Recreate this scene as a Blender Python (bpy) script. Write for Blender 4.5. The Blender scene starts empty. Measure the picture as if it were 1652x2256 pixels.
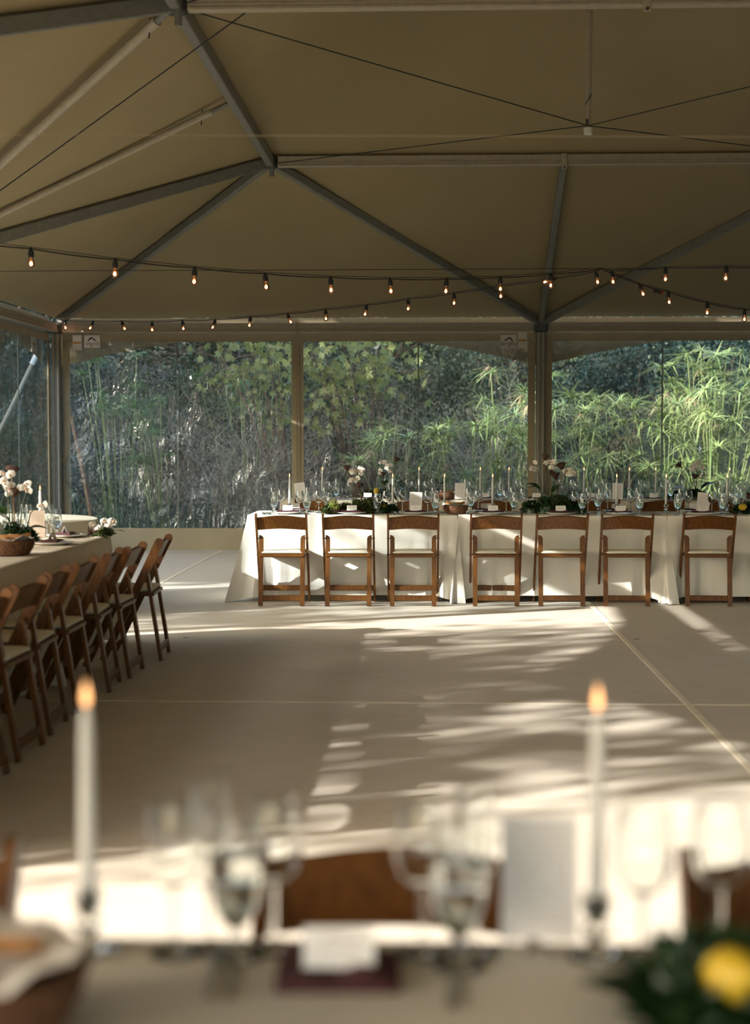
import bpy, bmesh, math, random
import numpy as np
from mathutils import Vector, Matrix, Euler

# ------------------------------------------------------------------ camera, sky, sun, exposure
SC = bpy.context.scene
COL = SC.collection
FPX, CX, CY, EYE = 3185.0, 826.0, 1128.0, 1.43
YAW, PITCH = math.radians(2.104), math.radians(-2.912)
cam_d = bpy.data.cameras.new('camera'); cam = bpy.data.objects.new('camera', cam_d); COL.objects.link(cam)
cam.location = (0, 0, EYE); cam.rotation_euler = (math.pi / 2 + PITCH, 0, YAW)
cam_d.sensor_fit = 'HORIZONTAL'; cam_d.sensor_width = 41.5; cam_d.lens = FPX * 41.5 / 1652
cam_d.dof.use_dof = True; cam_d.dof.focus_distance = 12.6; cam_d.dof.aperture_fstop = 2.9
cam_d.clip_end = 300
SC.camera = cam

SUN_DIR = Vector((0.908, 0.419, -0.392)).normalized()
world = bpy.data.worlds.new('world'); SC.world = world; world.use_nodes = True
wn = world.node_tree; wn.nodes.clear()
wo = wn.nodes.new('ShaderNodeOutputWorld'); wb = wn.nodes.new('ShaderNodeBackground'); sk = wn.nodes.new('ShaderNodeTexSky')
sk.sky_type = 'NISHITA'; sk.sun_disc = False; sk.sun_elevation = math.radians(22); sk.sun_rotation = math.radians(245)
sk.air_density = 1.0; sk.dust_density = 2.5; sk.ozone_density = 1.0
wb.inputs['Strength'].default_value = 1.0
wn.links.new(sk.outputs[0], wb.inputs[0]); wn.links.new(wb.outputs[0], wo.inputs[0])
sun_d = bpy.data.lights.new('sun', 'SUN'); sun = bpy.data.objects.new('sun', sun_d); COL.objects.link(sun)
sun_d.energy = 17.0; sun_d.angle = math.radians(0.55); sun_d.color = (1.0, 0.965, 0.925)
sun.rotation_euler = SUN_DIR.to_track_quat('-Z', 'Y').to_euler(); sun.location = (-20, -10, 12)

SC.view_settings.view_transform = 'Standard'; SC.view_settings.look = 'None'
SC.view_settings.exposure = 0.15; SC.view_settings.gamma = 1.0; SC.view_settings.use_curve_mapping = False
SC.cycles.use_denoising = True
SC.cycles.max_bounces = 12; SC.cycles.diffuse_bounces = 5; SC.cycles.glossy_bounces = 4
SC.cycles.transmission_bounces = 10; SC.cycles.transparent_max_bounces = 24
SC.cycles.caustics_reflective = False; SC.cycles.caustics_refractive = False
SC.cycles.sample_clamp_indirect = 6.0

PI = math.pi
RM = Euler((PI / 2 + PITCH, 0, YAW)).to_matrix()

def ray(x, y):
    return RM @ Vector(((x - CX) / FPX, (CY - y) / FPX, -1.0))

def at(x, y, Y=None, z=None):
    """world point seen at photo pixel x, y on the plane Y = const or z = const"""
    d = ray(x, y); o = Vector((0, 0, EYE))
    t = Y / d.y if Y is not None else (z - EYE) / d.z
    return o + d * t

def on_plan(x, y, a, b):
    """world point seen at pixel x, y on the upright plane through plan points a and b"""
    d = ray(x, y); n = Vector((-(b[1] - a[1]), b[0] - a[0]))
    t = (n.x * a[0] + n.y * a[1]) / (n.x * d.x + n.y * d.y)
    return Vector((0, 0, EYE)) + d * t

ORD = ['first', 'second', 'third', 'fourth', 'fifth', 'sixth', 'seventh', 'eighth', 'ninth', 'tenth', 'eleventh', 'twelfth',
       'thirteenth', 'fourteenth', 'fifteenth', 'sixteenth', 'seventeenth', 'eighteenth', 'nineteenth', 'twentieth']

# ------------------------------------------------------------------ materials
def nodes_of(name):
    m = bpy.data.materials.new(name); m.use_nodes = True
    nt = m.node_tree; nt.nodes.clear()
    return m, nt, nt.nodes.new('ShaderNodeOutputMaterial')

def pbr(name, col, rough=0.6, var=0.12, scale=8.0, bump=0.0, bscale=60.0, metallic=0.0, stretch=None, trans=0.0, spec=0.5,
        island=0.0, col2=None, sss=0.0):
    m, nt, out = nodes_of(name)
    N, L = nt.nodes.new, nt.links.new
    p = N('ShaderNodeBsdfPrincipled'); p.inputs['Roughness'].default_value = rough; p.inputs['Metallic'].default_value = metallic
    p.inputs['Specular IOR Level'].default_value = spec
    tc = N('ShaderNodeTexCoord'); mp = N('ShaderNodeMapping'); L(tc.outputs['Object'], mp.inputs[0])
    if stretch: mp.inputs['Scale'].default_value = stretch
    nz = N('ShaderNodeTexNoise'); nz.inputs['Scale'].default_value = scale; nz.inputs['Detail'].default_value = 5
    L(mp.outputs[0], nz.inputs['Vector'])
    rp = N('ShaderNodeValToRGB')
    c2 = col2 or tuple(c * (1 + var) for c in col); c1 = tuple(c * (1 - var) for c in col)
    if col2: c1 = col
    rp.color_ramp.elements[0].color = (*c1, 1); rp.color_ramp.elements[1].color = (*c2, 1)
    rp.color_ramp.elements[0].position = 0.3; rp.color_ramp.elements[1].position = 0.7
    L(nz.outputs['Fac'], rp.inputs[0]); colour = rp.outputs[0]
    if island:
        g = N('ShaderNodeNewGeometry'); mr = N('ShaderNodeMapRange'); mr.inputs['To Min'].default_value = 1 - island; mr.inputs['To Max'].default_value = 1 + island
        L(g.outputs['Random Per Island'], mr.inputs['Value'])
        hs = N('ShaderNodeHueSaturation'); L(colour, hs.inputs['Color']); L(mr.outputs[0], hs.inputs['Value'])
        mh = N('ShaderNodeMapRange'); mh.inputs['To Min'].default_value = 0.5 - island * 0.06; mh.inputs['To Max'].default_value = 0.5 + island * 0.05
        L(g.outputs['Random Per Island'], mh.inputs['Value']); L(mh.outputs[0], hs.inputs['Hue'])
        colour = hs.outputs[0]
    L(colour, p.inputs['Base Color'])
    if bump:
        nb = N('ShaderNodeTexNoise'); nb.inputs['Scale'].default_value = bscale; nb.inputs['Detail'].default_value = 4; L(mp.outputs[0], nb.inputs['Vector'])
        b = N('ShaderNodeBump'); b.inputs['Strength'].default_value = bump; b.inputs['Distance'].default_value = 0.01
        L(nb.outputs['Fac'], b.inputs['Height']); L(b.outputs[0], p.inputs['Normal'])
    sh = p.outputs[0]
    if trans:
        t = N('ShaderNodeBsdfTranslucent'); L(colour, t.inputs[0]); mx = N('ShaderNodeMixShader'); mx.inputs[0].default_value = trans
        L(sh, mx.inputs[1]); L(t.outputs[0], mx.inputs[2]); sh = mx.outputs[0]
    L(sh, out.inputs[0])
    return m

def emit(name, col, s):
    m, nt, out = nodes_of(name); e = nt.nodes.new('ShaderNodeEmission'); e.inputs[0].default_value = (*col, 1); e.inputs[1].default_value = s
    nt.links.new(e.outputs[0], out.inputs[0]); return m

def glass(name, col=(1, 1, 1), rough=0.0, ior=1.45):
    m, nt, out = nodes_of(name); p = nt.nodes.new('ShaderNodeBsdfPrincipled')
    p.inputs['Base Color'].default_value = (*col, 1); p.inputs['Transmission Weight'].default_value = 1; p.inputs['Roughness'].default_value = rough
    p.inputs['IOR'].default_value = ior; nt.links.new(p.outputs[0], out.inputs[0]); return m

def clear_vinyl(name, tint, haze, seed, refl=1.7):
    """clear flexible sheet: see-through, a wavy gloss and a little milky haze"""
    m, nt, out = nodes_of(name); N, L = nt.nodes.new, nt.links.new
    tr = N('ShaderNodeBsdfTransparent'); tr.inputs[0].default_value = (*tint, 1)
    gl = N('ShaderNodeBsdfGlossy'); gl.inputs['Roughness'].default_value = 0.06; gl.inputs[0].default_value = (1, 1, 1, 1)
    tc = N('ShaderNodeTexCoord'); mp = N('ShaderNodeMapping'); L(tc.outputs['Object'], mp.inputs[0]); mp.inputs['Location'].default_value = (seed, seed * 2, 0)
    n1 = N('ShaderNodeTexNoise'); n1.inputs['Scale'].default_value = 1.6; n1.inputs['Detail'].default_value = 6; n1.inputs['Distortion'].default_value = 1.2
    L(mp.outputs[0], n1.inputs['Vector'])
    m2 = N('ShaderNodeMapping'); m2.inputs['Scale'].default_value = (7, 7, 1.3); L(tc.outputs['Object'], m2.inputs[0])
    n2 = N('ShaderNodeTexNoise'); n2.inputs['Scale'].default_value = 2.2; n2.inputs['Detail'].default_value = 4; L(m2.outputs[0], n2.inputs['Vector'])
    ad = N('ShaderNodeMath'); ad.operation = 'MULTIPLY_ADD'; L(n2.outputs['Fac'], ad.inputs[0]); ad.inputs[1].default_value = 0.22; L(n1.outputs['Fac'], ad.inputs[2])
    bp = N('ShaderNodeBump'); bp.inputs['Strength'].default_value = 0.55; bp.inputs['Distance'].default_value = 0.25; L(ad.outputs[0], bp.inputs['Height'])
    L(bp.outputs[0], gl.inputs['Normal'])
    fr = N('ShaderNodeFresnel'); fr.inputs['IOR'].default_value = 1.5; L(bp.outputs[0], fr.inputs['Normal'])
    fm = N('ShaderNodeMath'); fm.operation = 'MULTIPLY'; L(fr.outputs[0], fm.inputs[0]); fm.inputs[1].default_value = refl; fm.use_clamp = True
    mx = N('ShaderNodeMixShader'); L(fm.outputs[0], mx.inputs[0]); L(tr.outputs[0], mx.inputs[1]); L(gl.outputs[0], mx.inputs[2])
    df = N('ShaderNodeBsdfTranslucent'); df.inputs[0].default_value = (0.8, 0.88, 0.9, 1)
    d2 = N('ShaderNodeBsdfDiffuse'); d2.inputs[0].default_value = (0.8, 0.85, 0.86, 1)
    dm = N('ShaderNodeMixShader'); dm.inputs[0].default_value = 0.5; L(df.outputs[0], dm.inputs[1]); L(d2.outputs[0], dm.inputs[2])
    rm = N('ShaderNodeMapRange'); L(n2.outputs['Fac'], rm.inputs['Value']); rm.inputs['From Min'].default_value = 0.35; rm.inputs['From Max'].default_value = 0.75
    rm.inputs['To Min'].default_value = haze * 0.4; rm.inputs['To Max'].default_value = haze * 1.8
    m3 = N('ShaderNodeMixShader'); L(rm.outputs[0], m3.inputs[0]); L(mx.outputs[0], m3.inputs[1]); L(dm.outputs[0], m3.inputs[2])
    L(m3.outputs[0], out.inputs[0]); return m

def printed(name, base, ink, rows=16, margin=0.1, w=0.1, h=0.17, border=False):
    """paper with faint lines of lettering; object x across, z up, origin at the foot"""
    m, nt, out = nodes_of(name); N, L = nt.nodes.new, nt.links.new
    tc = N('ShaderNodeTexCoord'); sp = N('ShaderNodeSeparateXYZ'); L(tc.outputs['Object'], sp.inputs[0])
    def mth(op, a, b=None, c=None):
        q = N('ShaderNodeMath'); q.operation = op
        for i, v in enumerate((a, b, c)):
            if v is None: continue
            if isinstance(v, (int, float)): q.inputs[i].default_value = v
            else: L(v, q.inputs[i])
        return q.outputs[0]
    ax = mth('ABSOLUTE', sp.outputs[0]); inx = mth('LESS_THAN', ax, w * 0.5 - margin * w)
    inz = mth('MULTIPLY', mth('GREATER_THAN', sp.outputs[2], h * 0.12), mth('LESS_THAN', sp.outputs[2], h * 0.9))
    row = mth('LESS_THAN', mth('FRACT', mth('MULTIPLY', sp.outputs[2], rows / h)), 0.4)
    nz = N('ShaderNodeTexNoise'); nz.inputs['Scale'].default_value = 160; L(tc.outputs['Object'], nz.inputs['Vector'])
    dash = mth('GREATER_THAN', nz.outputs['Fac'], 0.48)
    f = mth('MULTIPLY', mth('MULTIPLY', inx, inz), mth('MULTIPLY', row, dash))
    if border:
        e1 = mth('MULTIPLY', mth('GREATER_THAN', ax, w * 0.5 - 0.009), mth('LESS_THAN', ax, w * 0.5 - 0.006))
        az = mth('ABSOLUTE', mth('SUBTRACT', sp.outputs[2], h * 0.5))
        e2 = mth('MULTIPLY', mth('GREATER_THAN', az, h * 0.5 - 0.009), mth('LESS_THAN', az, h * 0.5 - 0.006))
        f = mth('MAXIMUM', f, mth('MULTIPLY', mth('MAXIMUM', e1, e2), mth('MULTIPLY', mth('LESS_THAN', ax, w * 0.5 - 0.005), mth('LESS_THAN', az, h * 0.5 - 0.005))))
    mx = N('ShaderNodeMixRGB'); mx.inputs[1].default_value = (*base, 1); mx.inputs[2].default_value = (*ink, 1); L(mth('MULTIPLY', f, 0.75), mx.inputs[0])
    p = N('ShaderNodeBsdfPrincipled'); p.inputs['Roughness'].default_value = 0.8; L(mx.outputs[0], p.inputs['Base Color']); L(p.outputs[0], out.inputs[0])
    return m

M = {}
M['roof'] = pbr('roof_vinyl', (0.33, 0.265, 0.145), 0.6, 0.04, 1.2, bump=0.06, bscale=5, spec=0.25)
M['flap'] = pbr('tan_vinyl', (0.33, 0.27, 0.165), 0.5, 0.06, 3, bump=0.15, bscale=14)
M['alu'] = pbr('painted_aluminium', (0.40, 0.355, 0.27), 0.5, 0.08, 20, spec=0.3)
M['steel'] = pbr('galvanised_steel', (0.19, 0.19, 0.165), 0.5, 0.12, 18, metallic=0.0, spec=0.4)
M['dark_steel'] = pbr('dark_fitting', (0.06, 0.065, 0.06), 0.5, 0.2, 20, metallic=0.4)
M['cable'] = pbr('black_cable', (0.012, 0.012, 0.011), 0.6, 0.2, 20)
M['wire'] = pbr('steel_wire', (0.018, 0.018, 0.015), 0.5, 0.1, 20, metallic=0.3)
M['vinyl'] = clear_vinyl('clear_vinyl', (0.80, 0.865, 0.84), 0.010, 0.3, 1.3)
M['vinyl_side'] = clear_vinyl('clear_vinyl_side', (0.72, 0.80, 0.84), 0.004, 4.1, 0.3)
M['seam'] = pbr('welded_seam', (0.30, 0.33, 0.30), 0.3, 0.05, 5, trans=0.5)
M['plastic_white'] = pbr('white_plastic', (0.75, 0.74, 0.70), 0.4, 0.03, 5)
M['wood'] = pbr('stained_beech', (0.068, 0.023, 0.0035), 0.38, 0.3, 9, bump=0.04, bscale=40, stretch=(6, 6, 0.8), col2=(0.135, 0.052, 0.008), spec=0.3)
M['pad'] = pbr('ivory_seat_pad', (0.66, 0.61, 0.48), 0.6, 0.05, 9)
M['pin'] = pbr('dark_pin', (0.10, 0.09, 0.08), 0.35, 0.1, 9, metallic=0.8)
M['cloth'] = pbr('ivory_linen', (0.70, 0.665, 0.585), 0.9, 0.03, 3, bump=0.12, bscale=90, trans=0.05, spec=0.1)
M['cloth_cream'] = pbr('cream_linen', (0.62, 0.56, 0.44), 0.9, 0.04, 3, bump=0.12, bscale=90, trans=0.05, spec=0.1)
M['napkin_white'] = pbr('white_napkin', (0.82, 0.80, 0.76), 0.9, 0.03, 6, bump=0.2, bscale=40)
M['napkin'] = pbr('maroon_napkin', (0.055, 0.012, 0.014), 0.85, 0.2, 20, bump=0.2, bscale=80)
M['china'] = pbr('white_china', (0.80, 0.78, 0.73), 0.18, 0.02, 5)
M['wax'] = pbr('ivory_wax', (0.86, 0.85, 0.81), 0.45, 0.03, 6, trans=0.3)
M['wick'] = pbr('wick', (0.02, 0.015, 0.01), 0.9)
M['flame'] = emit('candle_flame', (1.0, 0.50, 0.20), 3.2)
M['filament'] = emit('bulb_filament', (1.0, 0.36, 0.12), 26.0)
M['glass'] = glass('clear_glass', (0.97, 0.985, 0.975))
M['water'] = glass('water', (0.97, 0.99, 0.98), 0.0, 1.33)
M['silver'] = pbr('silver_cutlery', (0.55, 0.53, 0.48), 0.22, 0.05, 9, metallic=0.95)
M['card'] = pbr('white_card', (0.84, 0.82, 0.79), 0.8, 0.02, 6)
M['placecard'] = printed('lettered_place_card', (0.84, 0.82, 0.79), (0.40, 0.30, 0.22), rows=3, margin=0.2, w=0.09, h=0.045)
M['menu'] = printed('lettered_menu_card', (0.78, 0.75, 0.72), (0.42, 0.38, 0.36), rows=15, margin=0.16, w=0.115, h=0.175)
M['menu_border'] = printed('bordered_menu_card', (0.56, 0.44, 0.33), (0.30, 0.20, 0.14), rows=13, margin=0.2, w=0.12, h=0.19, border=True)
M['wicker'] = pbr('wicker', (0.15, 0.065, 0.025), 0.7, 0.5, 60, bump=0.9, bscale=110)
M['crust'] = pbr('bread_crust', (0.36, 0.16, 0.045), 0.8, 0.35, 14, bump=0.3, bscale=40)
M['crumb'] = pbr('bread_crumb', (0.72, 0.52, 0.28), 0.9, 0.15, 40, bump=0.3, bscale=120)
M['petal'] = pbr('orchid_petal', (0.82, 0.79, 0.72), 0.6, 0.05, 20, trans=0.3)
M['lip'] = pbr('orchid_lip', (0.62, 0.30, 0.16), 0.6, 0.3, 60)
M['stem'] = pbr('green_stem', (0.035, 0.055, 0.018), 0.6, 0.2, 20)
M['drystem'] = pbr('dry_stem', (0.22, 0.13, 0.07), 0.8, 0.2, 20)
M['pod'] = pbr('lotus_pod', (0.065, 0.028, 0.015), 0.85, 0.3, 30, bump=0.4, bscale=60)
M['leaf_dark'] = pbr('dark_glossy_leaf', (0.018, 0.050, 0.012), 0.35, 0.3, 12, trans=0.12)
M['moss'] = pbr('moss', (0.060, 0.085, 0.018), 0.95, 0.4, 40, bump=1.0, bscale=90, island=0.4)
M['yellowgreen'] = pbr('yellow_green_blossom', (0.42, 0.46, 0.12), 0.7, 0.2, 20, trans=0.2)
M['lemon'] = pbr('lemon_rind', (0.62, 0.42, 0.028), 0.4, 0.1, 12, bump=0.15, bscale=150)
M['joint'] = pbr('joint_filler', (0.74, 0.66, 0.50), 0.8, 0.08, 6)

def concrete():
    m, nt, out = nodes_of('concrete'); N, L = nt.nodes.new, nt.links.new
    tc = N('ShaderNodeTexCoord')
    a = N('ShaderNodeTexNoise'); a.inputs['Scale'].default_value = 0.8; a.inputs['Detail'].default_value = 8; a.inputs['Roughness'].default_value = 0.62; L(tc.outputs['Object'], a.inputs['Vector'])
    mp = N('ShaderNodeMapping'); mp.inputs['Scale'].default_value = (1.6, 9, 1); L(tc.outputs['Object'], mp.inputs[0])
    b = N('ShaderNodeTexNoise'); b.inputs['Scale'].default_value = 3; b.inputs['Detail'].default_value = 7; L(mp.outputs[0], b.inputs['Vector'])
    mx = N('ShaderNodeMixRGB'); mx.inputs[0].default_value = 0.5; L(a.outputs['Fac'], mx.inputs[1]); L(b.outputs['Fac'], mx.inputs[2])
    r = N('ShaderNodeValToRGB'); r.color_ramp.elements[0].position = 0.3; r.color_ramp.elements[1].position = 0.72
    r.color_ramp.elements[0].color = (0.51, 0.45, 0.355, 1); r.color_ramp.elements[1].color = (0.65, 0.585, 0.485, 1); L(mx.outputs[0], r.inputs[0])
    v = N('ShaderNodeTexVoronoi'); v.inputs['Scale'].default_value = 0.9; L(tc.outputs['Object'], v.inputs['Vector'])
    lt = N('ShaderNodeMath'); lt.operation = 'LESS_THAN'; L(v.outputs['Distance'], lt.inputs[0]); lt.inputs[1].default_value = 0.022
    m2 = N('ShaderNodeMixRGB'); m2.inputs[2].default_value = (0.14, 0.12, 0.09, 1); L(lt.outputs[0], m2.inputs[0]); L(r.outputs[0], m2.inputs[1])
    p = N('ShaderNodeBsdfPrincipled'); p.inputs['Roughness'].default_value = 0.62; p.inputs['Specular IOR Level'].default_value = 0.35
    L(m2.outputs[0], p.inputs['Base Color'])
    n = N('ShaderNodeTexNoise'); n.inputs['Scale'].default_value = 70; n.inputs['Detail'].default_value = 5; L(tc.outputs['Object'], n.inputs['Vector'])
    bp = N('ShaderNodeBump'); bp.inputs['Strength'].default_value = 0.12; bp.inputs['Distance'].default_value = 0.01; L(n.outputs['Fac'], bp.inputs['Height']); L(bp.outputs[0], p.inputs['Normal'])
    L(p.outputs[0], out.inputs[0]); return m
M['concrete'] = concrete()
M['earth'] = pbr('earth_and_litter', (0.016, 0.020, 0.010), 0.95, 0.5, 3, bump=0.8, bscale=20, col2=(0.035, 0.034, 0.018))
M['bank'] = pbr('overgrown_bank', (0.014, 0.026, 0.012), 0.95, 0.5, 3, bump=1.0, bscale=9, col2=(0.04, 0.055, 0.025))
M['leaf_maple'] = pbr('maple_leaf', (0.13, 0.19, 0.055), 0.55, 0.3, 3, trans=0.35, col2=(0.24, 0.20, 0.07))
M['leaf_tree'] = pbr('tree_leaf', (0.032, 0.058, 0.022), 0.6, 0.3, 2, trans=0.3, island=0.45)
M['leaf_olive'] = pbr('olive_leaf', (0.062, 0.080, 0.038), 0.6, 0.3, 2, trans=0.3, island=0.45)
M['leaf_blue'] = pbr('blue_green_leaf', (0.026, 0.056, 0.042), 0.6, 0.3, 2, trans=0.3, island=0.45)
M['leaf_ivy'] = pbr('ivy_leaf', (0.035, 0.080, 0.035), 0.45, 0.3, 2, trans=0.2, island=0.4)
M['papyrus'] = pbr('papyrus_blade', (0.25, 0.31, 0.12), 0.5, 0.25, 3, trans=0.35, island=0.35)
M['papyrus_dry'] = pbr('dry_papyrus_blade', (0.40, 0.31, 0.17), 0.6, 0.25, 3, trans=0.35, island=0.35)
M['plume'] = pbr('soft_green_plume', (0.12, 0.22, 0.07), 0.6, 0.25, 3, trans=0.4, island=0.35)
M['reed'] = pbr('reed_blade', (0.024, 0.060, 0.026), 0.55, 0.3, 2, trans=0.25, island=0.5)
M['twig'] = pbr('dry_twig', (0.20, 0.155, 0.12), 0.9, 0.3, 4, island=0.4)
M['twig_pale'] = pbr('pale_vine', (0.22, 0.21, 0.16), 0.9, 0.3, 4, island=0.3)
M['bark'] = pbr('bark', (0.13, 0.085, 0.055), 0.9, 0.35, 8, bump=0.7, bscale=24, stretch=(1, 1, 0.25))

# ------------------------------------------------------------------ mesh helpers
class MB:
    def __init__(s): s.v, s.f = [], []
    def add(s, vs, fs):
        o = len(s.v); s.v += [tuple(v) for v in vs]; s.f += [tuple(i + o for i in f) for f in fs]; return s
    def box(s, x0, x1, y0, y1, z0, z1, mat=None):
        vs = [Vector(p) for p in ((x0, y0, z0), (x1, y0, z0), (x1, y1, z0), (x0, y1, z0), (x0, y0, z1), (x1, y0, z1), (x1, y1, z1), (x0, y1, z1))]
        if mat: vs = [mat @ v for v in vs]
        return s.add(vs, [(3, 2, 1, 0), (4, 5, 6, 7), (0, 1, 5, 4), (1, 2, 6, 5), (2, 3, 7, 6), (3, 0, 4, 7)])
    def cbox(s, x0, x1, y0, y1, z0, z1, c, mat=None):
        """box with chamfered vertical edges and top/bottom rim"""
        def ring(z, i):
            a, b, d, e = x0 + i, x1 - i, y0 + i, y1 - i; k = c
            return [(a + k, d, z), (b - k, d, z), (b, d + k, z), (b, e - k, z), (b - k, e, z), (a + k, e, z), (a, e - k, z), (a, d + k, z)]
        R_ = [ring(z0, c), ring(z0 + c, 0), ring(z1 - c, 0), ring(z1, c)]
        vs = [Vector(p) for r in R_ for p in r]
        if mat: vs = [mat @ v for v in vs]
        fs = [tuple(range(7, -1, -1)), tuple(range(24, 32))]
        for k in range(3):
            for i in range(8):
                j = (i + 1) % 8; fs.append((k * 8 + i, k * 8 + j, k * 8 + 8 + j, k * 8 + 8 + i))
        return s.add(vs, fs)
    def tube(s, pts, r, n=8, cap=True):
        pts = [Vector(p) for p in pts]; rs = r if isinstance(r, (list, tuple)) else [r] * len(pts)
        vs, fs = [], []; up = None
        for i, p in enumerate(pts):
            t = (pts[min(i + 1, len(pts) - 1)] - pts[max(i - 1, 0)]).normalized()
            if up is None:
                up = Vector((0, 0, 1)) if abs(t.z) < 0.9 else Vector((1, 0, 0))
            a = t.cross(up).normalized(); b = a.cross(t).normalized(); up = b
            for k in range(n):
                an = 2 * PI * k / n; vs.append(p + (a * math.cos(an) + b * math.sin(an)) * rs[i])
        for i in range(len(pts) - 1):
            for k in range(n):
                j = (k + 1) % n; fs.append((i * n + k, i * n + j, (i + 1) * n + j, (i + 1) * n + k))
        if cap: fs += [tuple(range(n - 1, -1, -1)), tuple(range((len(pts) - 1) * n, len(pts) * n))]
        return s.add(vs, fs)
    def beam(s, a, b, w, h, c=0.008):
        """chamfered rectangular bar from a to b, w across, h in the upright plane"""
        a, b = Vector(a), Vector(b); t = (b - a).normalized()
        side = t.cross(Vector((0, 0, 1)));
        side = Vector((1, 0, 0)) if side.length < 1e-4 else side.normalized()
        up = side.cross(t).normalized()
        prof = [(-w / 2 + c, -h / 2), (w / 2 - c, -h / 2), (w / 2, -h / 2 + c), (w / 2, h / 2 - c), (w / 2 - c, h / 2), (-w / 2 + c, h / 2), (-w / 2, h / 2 - c), (-w / 2, -h / 2 + c)]
        vs = [p + side * u + up * v for p in (a, b) for u, v in prof]
        fs = [(i, (i + 1) % 8, 8 + (i + 1) % 8, 8 + i) for i in range(8)] + [tuple(range(7, -1, -1)), tuple(range(8, 16))]
        return s.add(vs, fs)
    def lathe(s, prof, n=24, c=(0, 0, 0), closed=False):
        vs, fs = [], []; m = len(prof)
        for r, z in prof:
            for k in range(n):
                a = 2 * PI * k / n; vs.append((c[0] + r * math.cos(a), c[1] + r * math.sin(a), c[2] + z))
        for i in range(m if closed else m - 1):
            i2 = (i + 1) % m
            for k in range(n):
                j = (k + 1) % n; fs.append((i * n + k, i * n + j, i2 * n + j, i2 * n + k))
        if not closed:
            if prof[0][0] > 1e-5: fs.append(tuple(range(n - 1, -1, -1)))
            if prof[-1][0] > 1e-5: fs.append(tuple(range((m - 1) * n, m * n)))
        return s.add(vs, fs)
    def prism(s, poly, y0, y1, mat=None):
        """polygon in the x-z plane pushed from y0 to y1"""
        n = len(poly); vs = [Vector((x, y0, z)) for x, z in poly] + [Vector((x, y1, z)) for x, z in poly]
        if mat: vs = [mat @ v for v in vs]
        fs = [tuple(range(n)), tuple(range(2 * n - 1, n - 1, -1))] + [(i, i + n, (i + 1) % n + n, (i + 1) % n) for i in range(n)]
        return s.add(vs, fs)
    def mesh(s, name, mat, smooth=False):
        me = bpy.data.meshes.new(name); me.from_pydata(s.v, [], s.f); me.update()
        bm = bmesh.new(); bm.from_mesh(me); bmesh.ops.remove_doubles(bm, verts=bm.verts, dist=1e-6) if len(s.v) < 4000 else None
        if len(s.v) < 20000: bmesh.ops.recalc_face_normals(bm, faces=bm.faces)
        bm.to_mesh(me); bm.free()
        me.materials.append(M[mat])
        if smooth:
            me.polygons.foreach_set('use_smooth', [True] * len(me.polygons))
            try: me.set_sharp_from_angle(angle=math.radians(40))
            except Exception: pass
        return me
    def build(s, name, mat, parent=None, smooth=False, loc=None, rot=None):
        return place(name, s.mesh(name, mat, smooth), parent, loc, rot)

def place(name, me, parent=None, loc=None, rot=None, scale=None):
    o = bpy.data.objects.new(name, me); COL.objects.link(o)
    if parent is not None: o.parent = parent
    if loc is not None: o.location = loc
    if rot is not None: o.rotation_euler = rot
    if scale is not None: o.scale = scale if hasattr(scale, '__len__') else (scale,) * 3
    return o

def tag(o, label, cat, group=None):
    o['label'] = label; o['category'] = cat
    if group: o['group'] = group
    return o

def thing(name, label, cat, loc=(0, 0, 0), rot=(0, 0, 0), group=None):
    o = bpy.data.objects.new(name, None); COL.objects.link(o); o.empty_display_size = 0.05
    o.location = loc; o.rotation_euler = rot
    return tag(o, label, cat, group)

def struct(o): o['kind'] = 'structure'; return o

def dup(src, loc, rot=None, label=None, group=None, parent=None):
    c = src.copy(); COL.objects.link(c); c.parent = parent
    if parent is None:
        c.location = loc
        if rot is not None: c.rotation_euler = rot
        if label: c['label'] = label
        if group: c['group'] = group
    for ch in src.children: dup(ch, None, parent=c)
    return c

# ------------------------------------------------------------------ the tent: key points
XL, XR, XM = -4.70, 7.50, 1.40          # left eave, right eave, middle line
YB, YF = 18.20, -6.20                   # back eave, front eave
ZE = 2.87                               # eave beam
PX0, PX1 = -1.65, 4.45                  # inner frame
FR_Y = [15.20, 9.55, 3.25, -3.10]; FR_Z = [4.31, 4.27, 4.27, 4.27]
PEAK = [(XM, 12.38, 6.05), (XM, 6.40, 6.05), (XM, 0.08, 6.05)]
POST_Y = [18.20, 12.38, 6.30, 0.08, -6.20]

# floor
fb = MB(); fb.box(XL - 0.5, XR + 0.5, YF - 0.5, YB + 0.35, -0.12, 0.0)
floor = struct(fb.build('floor', 'concrete'))
for x in (1.40, -2.64, 5.45):
    j = MB(); j.box(x - 0.019, x + 0.019, YF, YB + 0.3, -0.01, 0.0025); j.build('joint_strip', 'joint', floor)
for y in (7.77, 3.2, -1.4):
    j = MB(); j.box(XL - 0.4, XR + 0.4, y - 0.008, y + 0.008, -0.01, 0.002); j.build('joint_strip', 'joint', floor)

# ground outside with a bank rising behind the tent
nx, ny = 70, 70
gv, gf = [], []
rg = random.Random(5)
for j in range(ny + 1):
    for i in range(nx + 1):
        x = -45 + 90 * i / nx; y = -40 + 90 * j / ny
        d = max(0.0, y - 22.0); z = -0.14 + 0.42 * d if d < 14 else -0.14 + 0.42 * 14
        if d > 0: z += 0.25 * math.sin(x * 0.7 + y * 0.3) * min(1, d / 3) + rg.uniform(-.12, .12)
        dl = max(0.0, -x - 17); z = max(z, -0.14 + 0.35 * min(dl, 14))
        dr = max(0.0, x - 13); z = max(z, -0.14 + 0.5 * min(dr, 12))
        gv.append((x, y, z))
for j in range(ny):
    for i in range(nx):
        a = j * (nx + 1) + i; gf.append((a, a + 1, a + nx + 2, a + nx + 1))
gm = MB(); gm.v, gm.f = gv, gf
ground = struct(gm.build('ground', 'earth', smooth=True))

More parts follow.
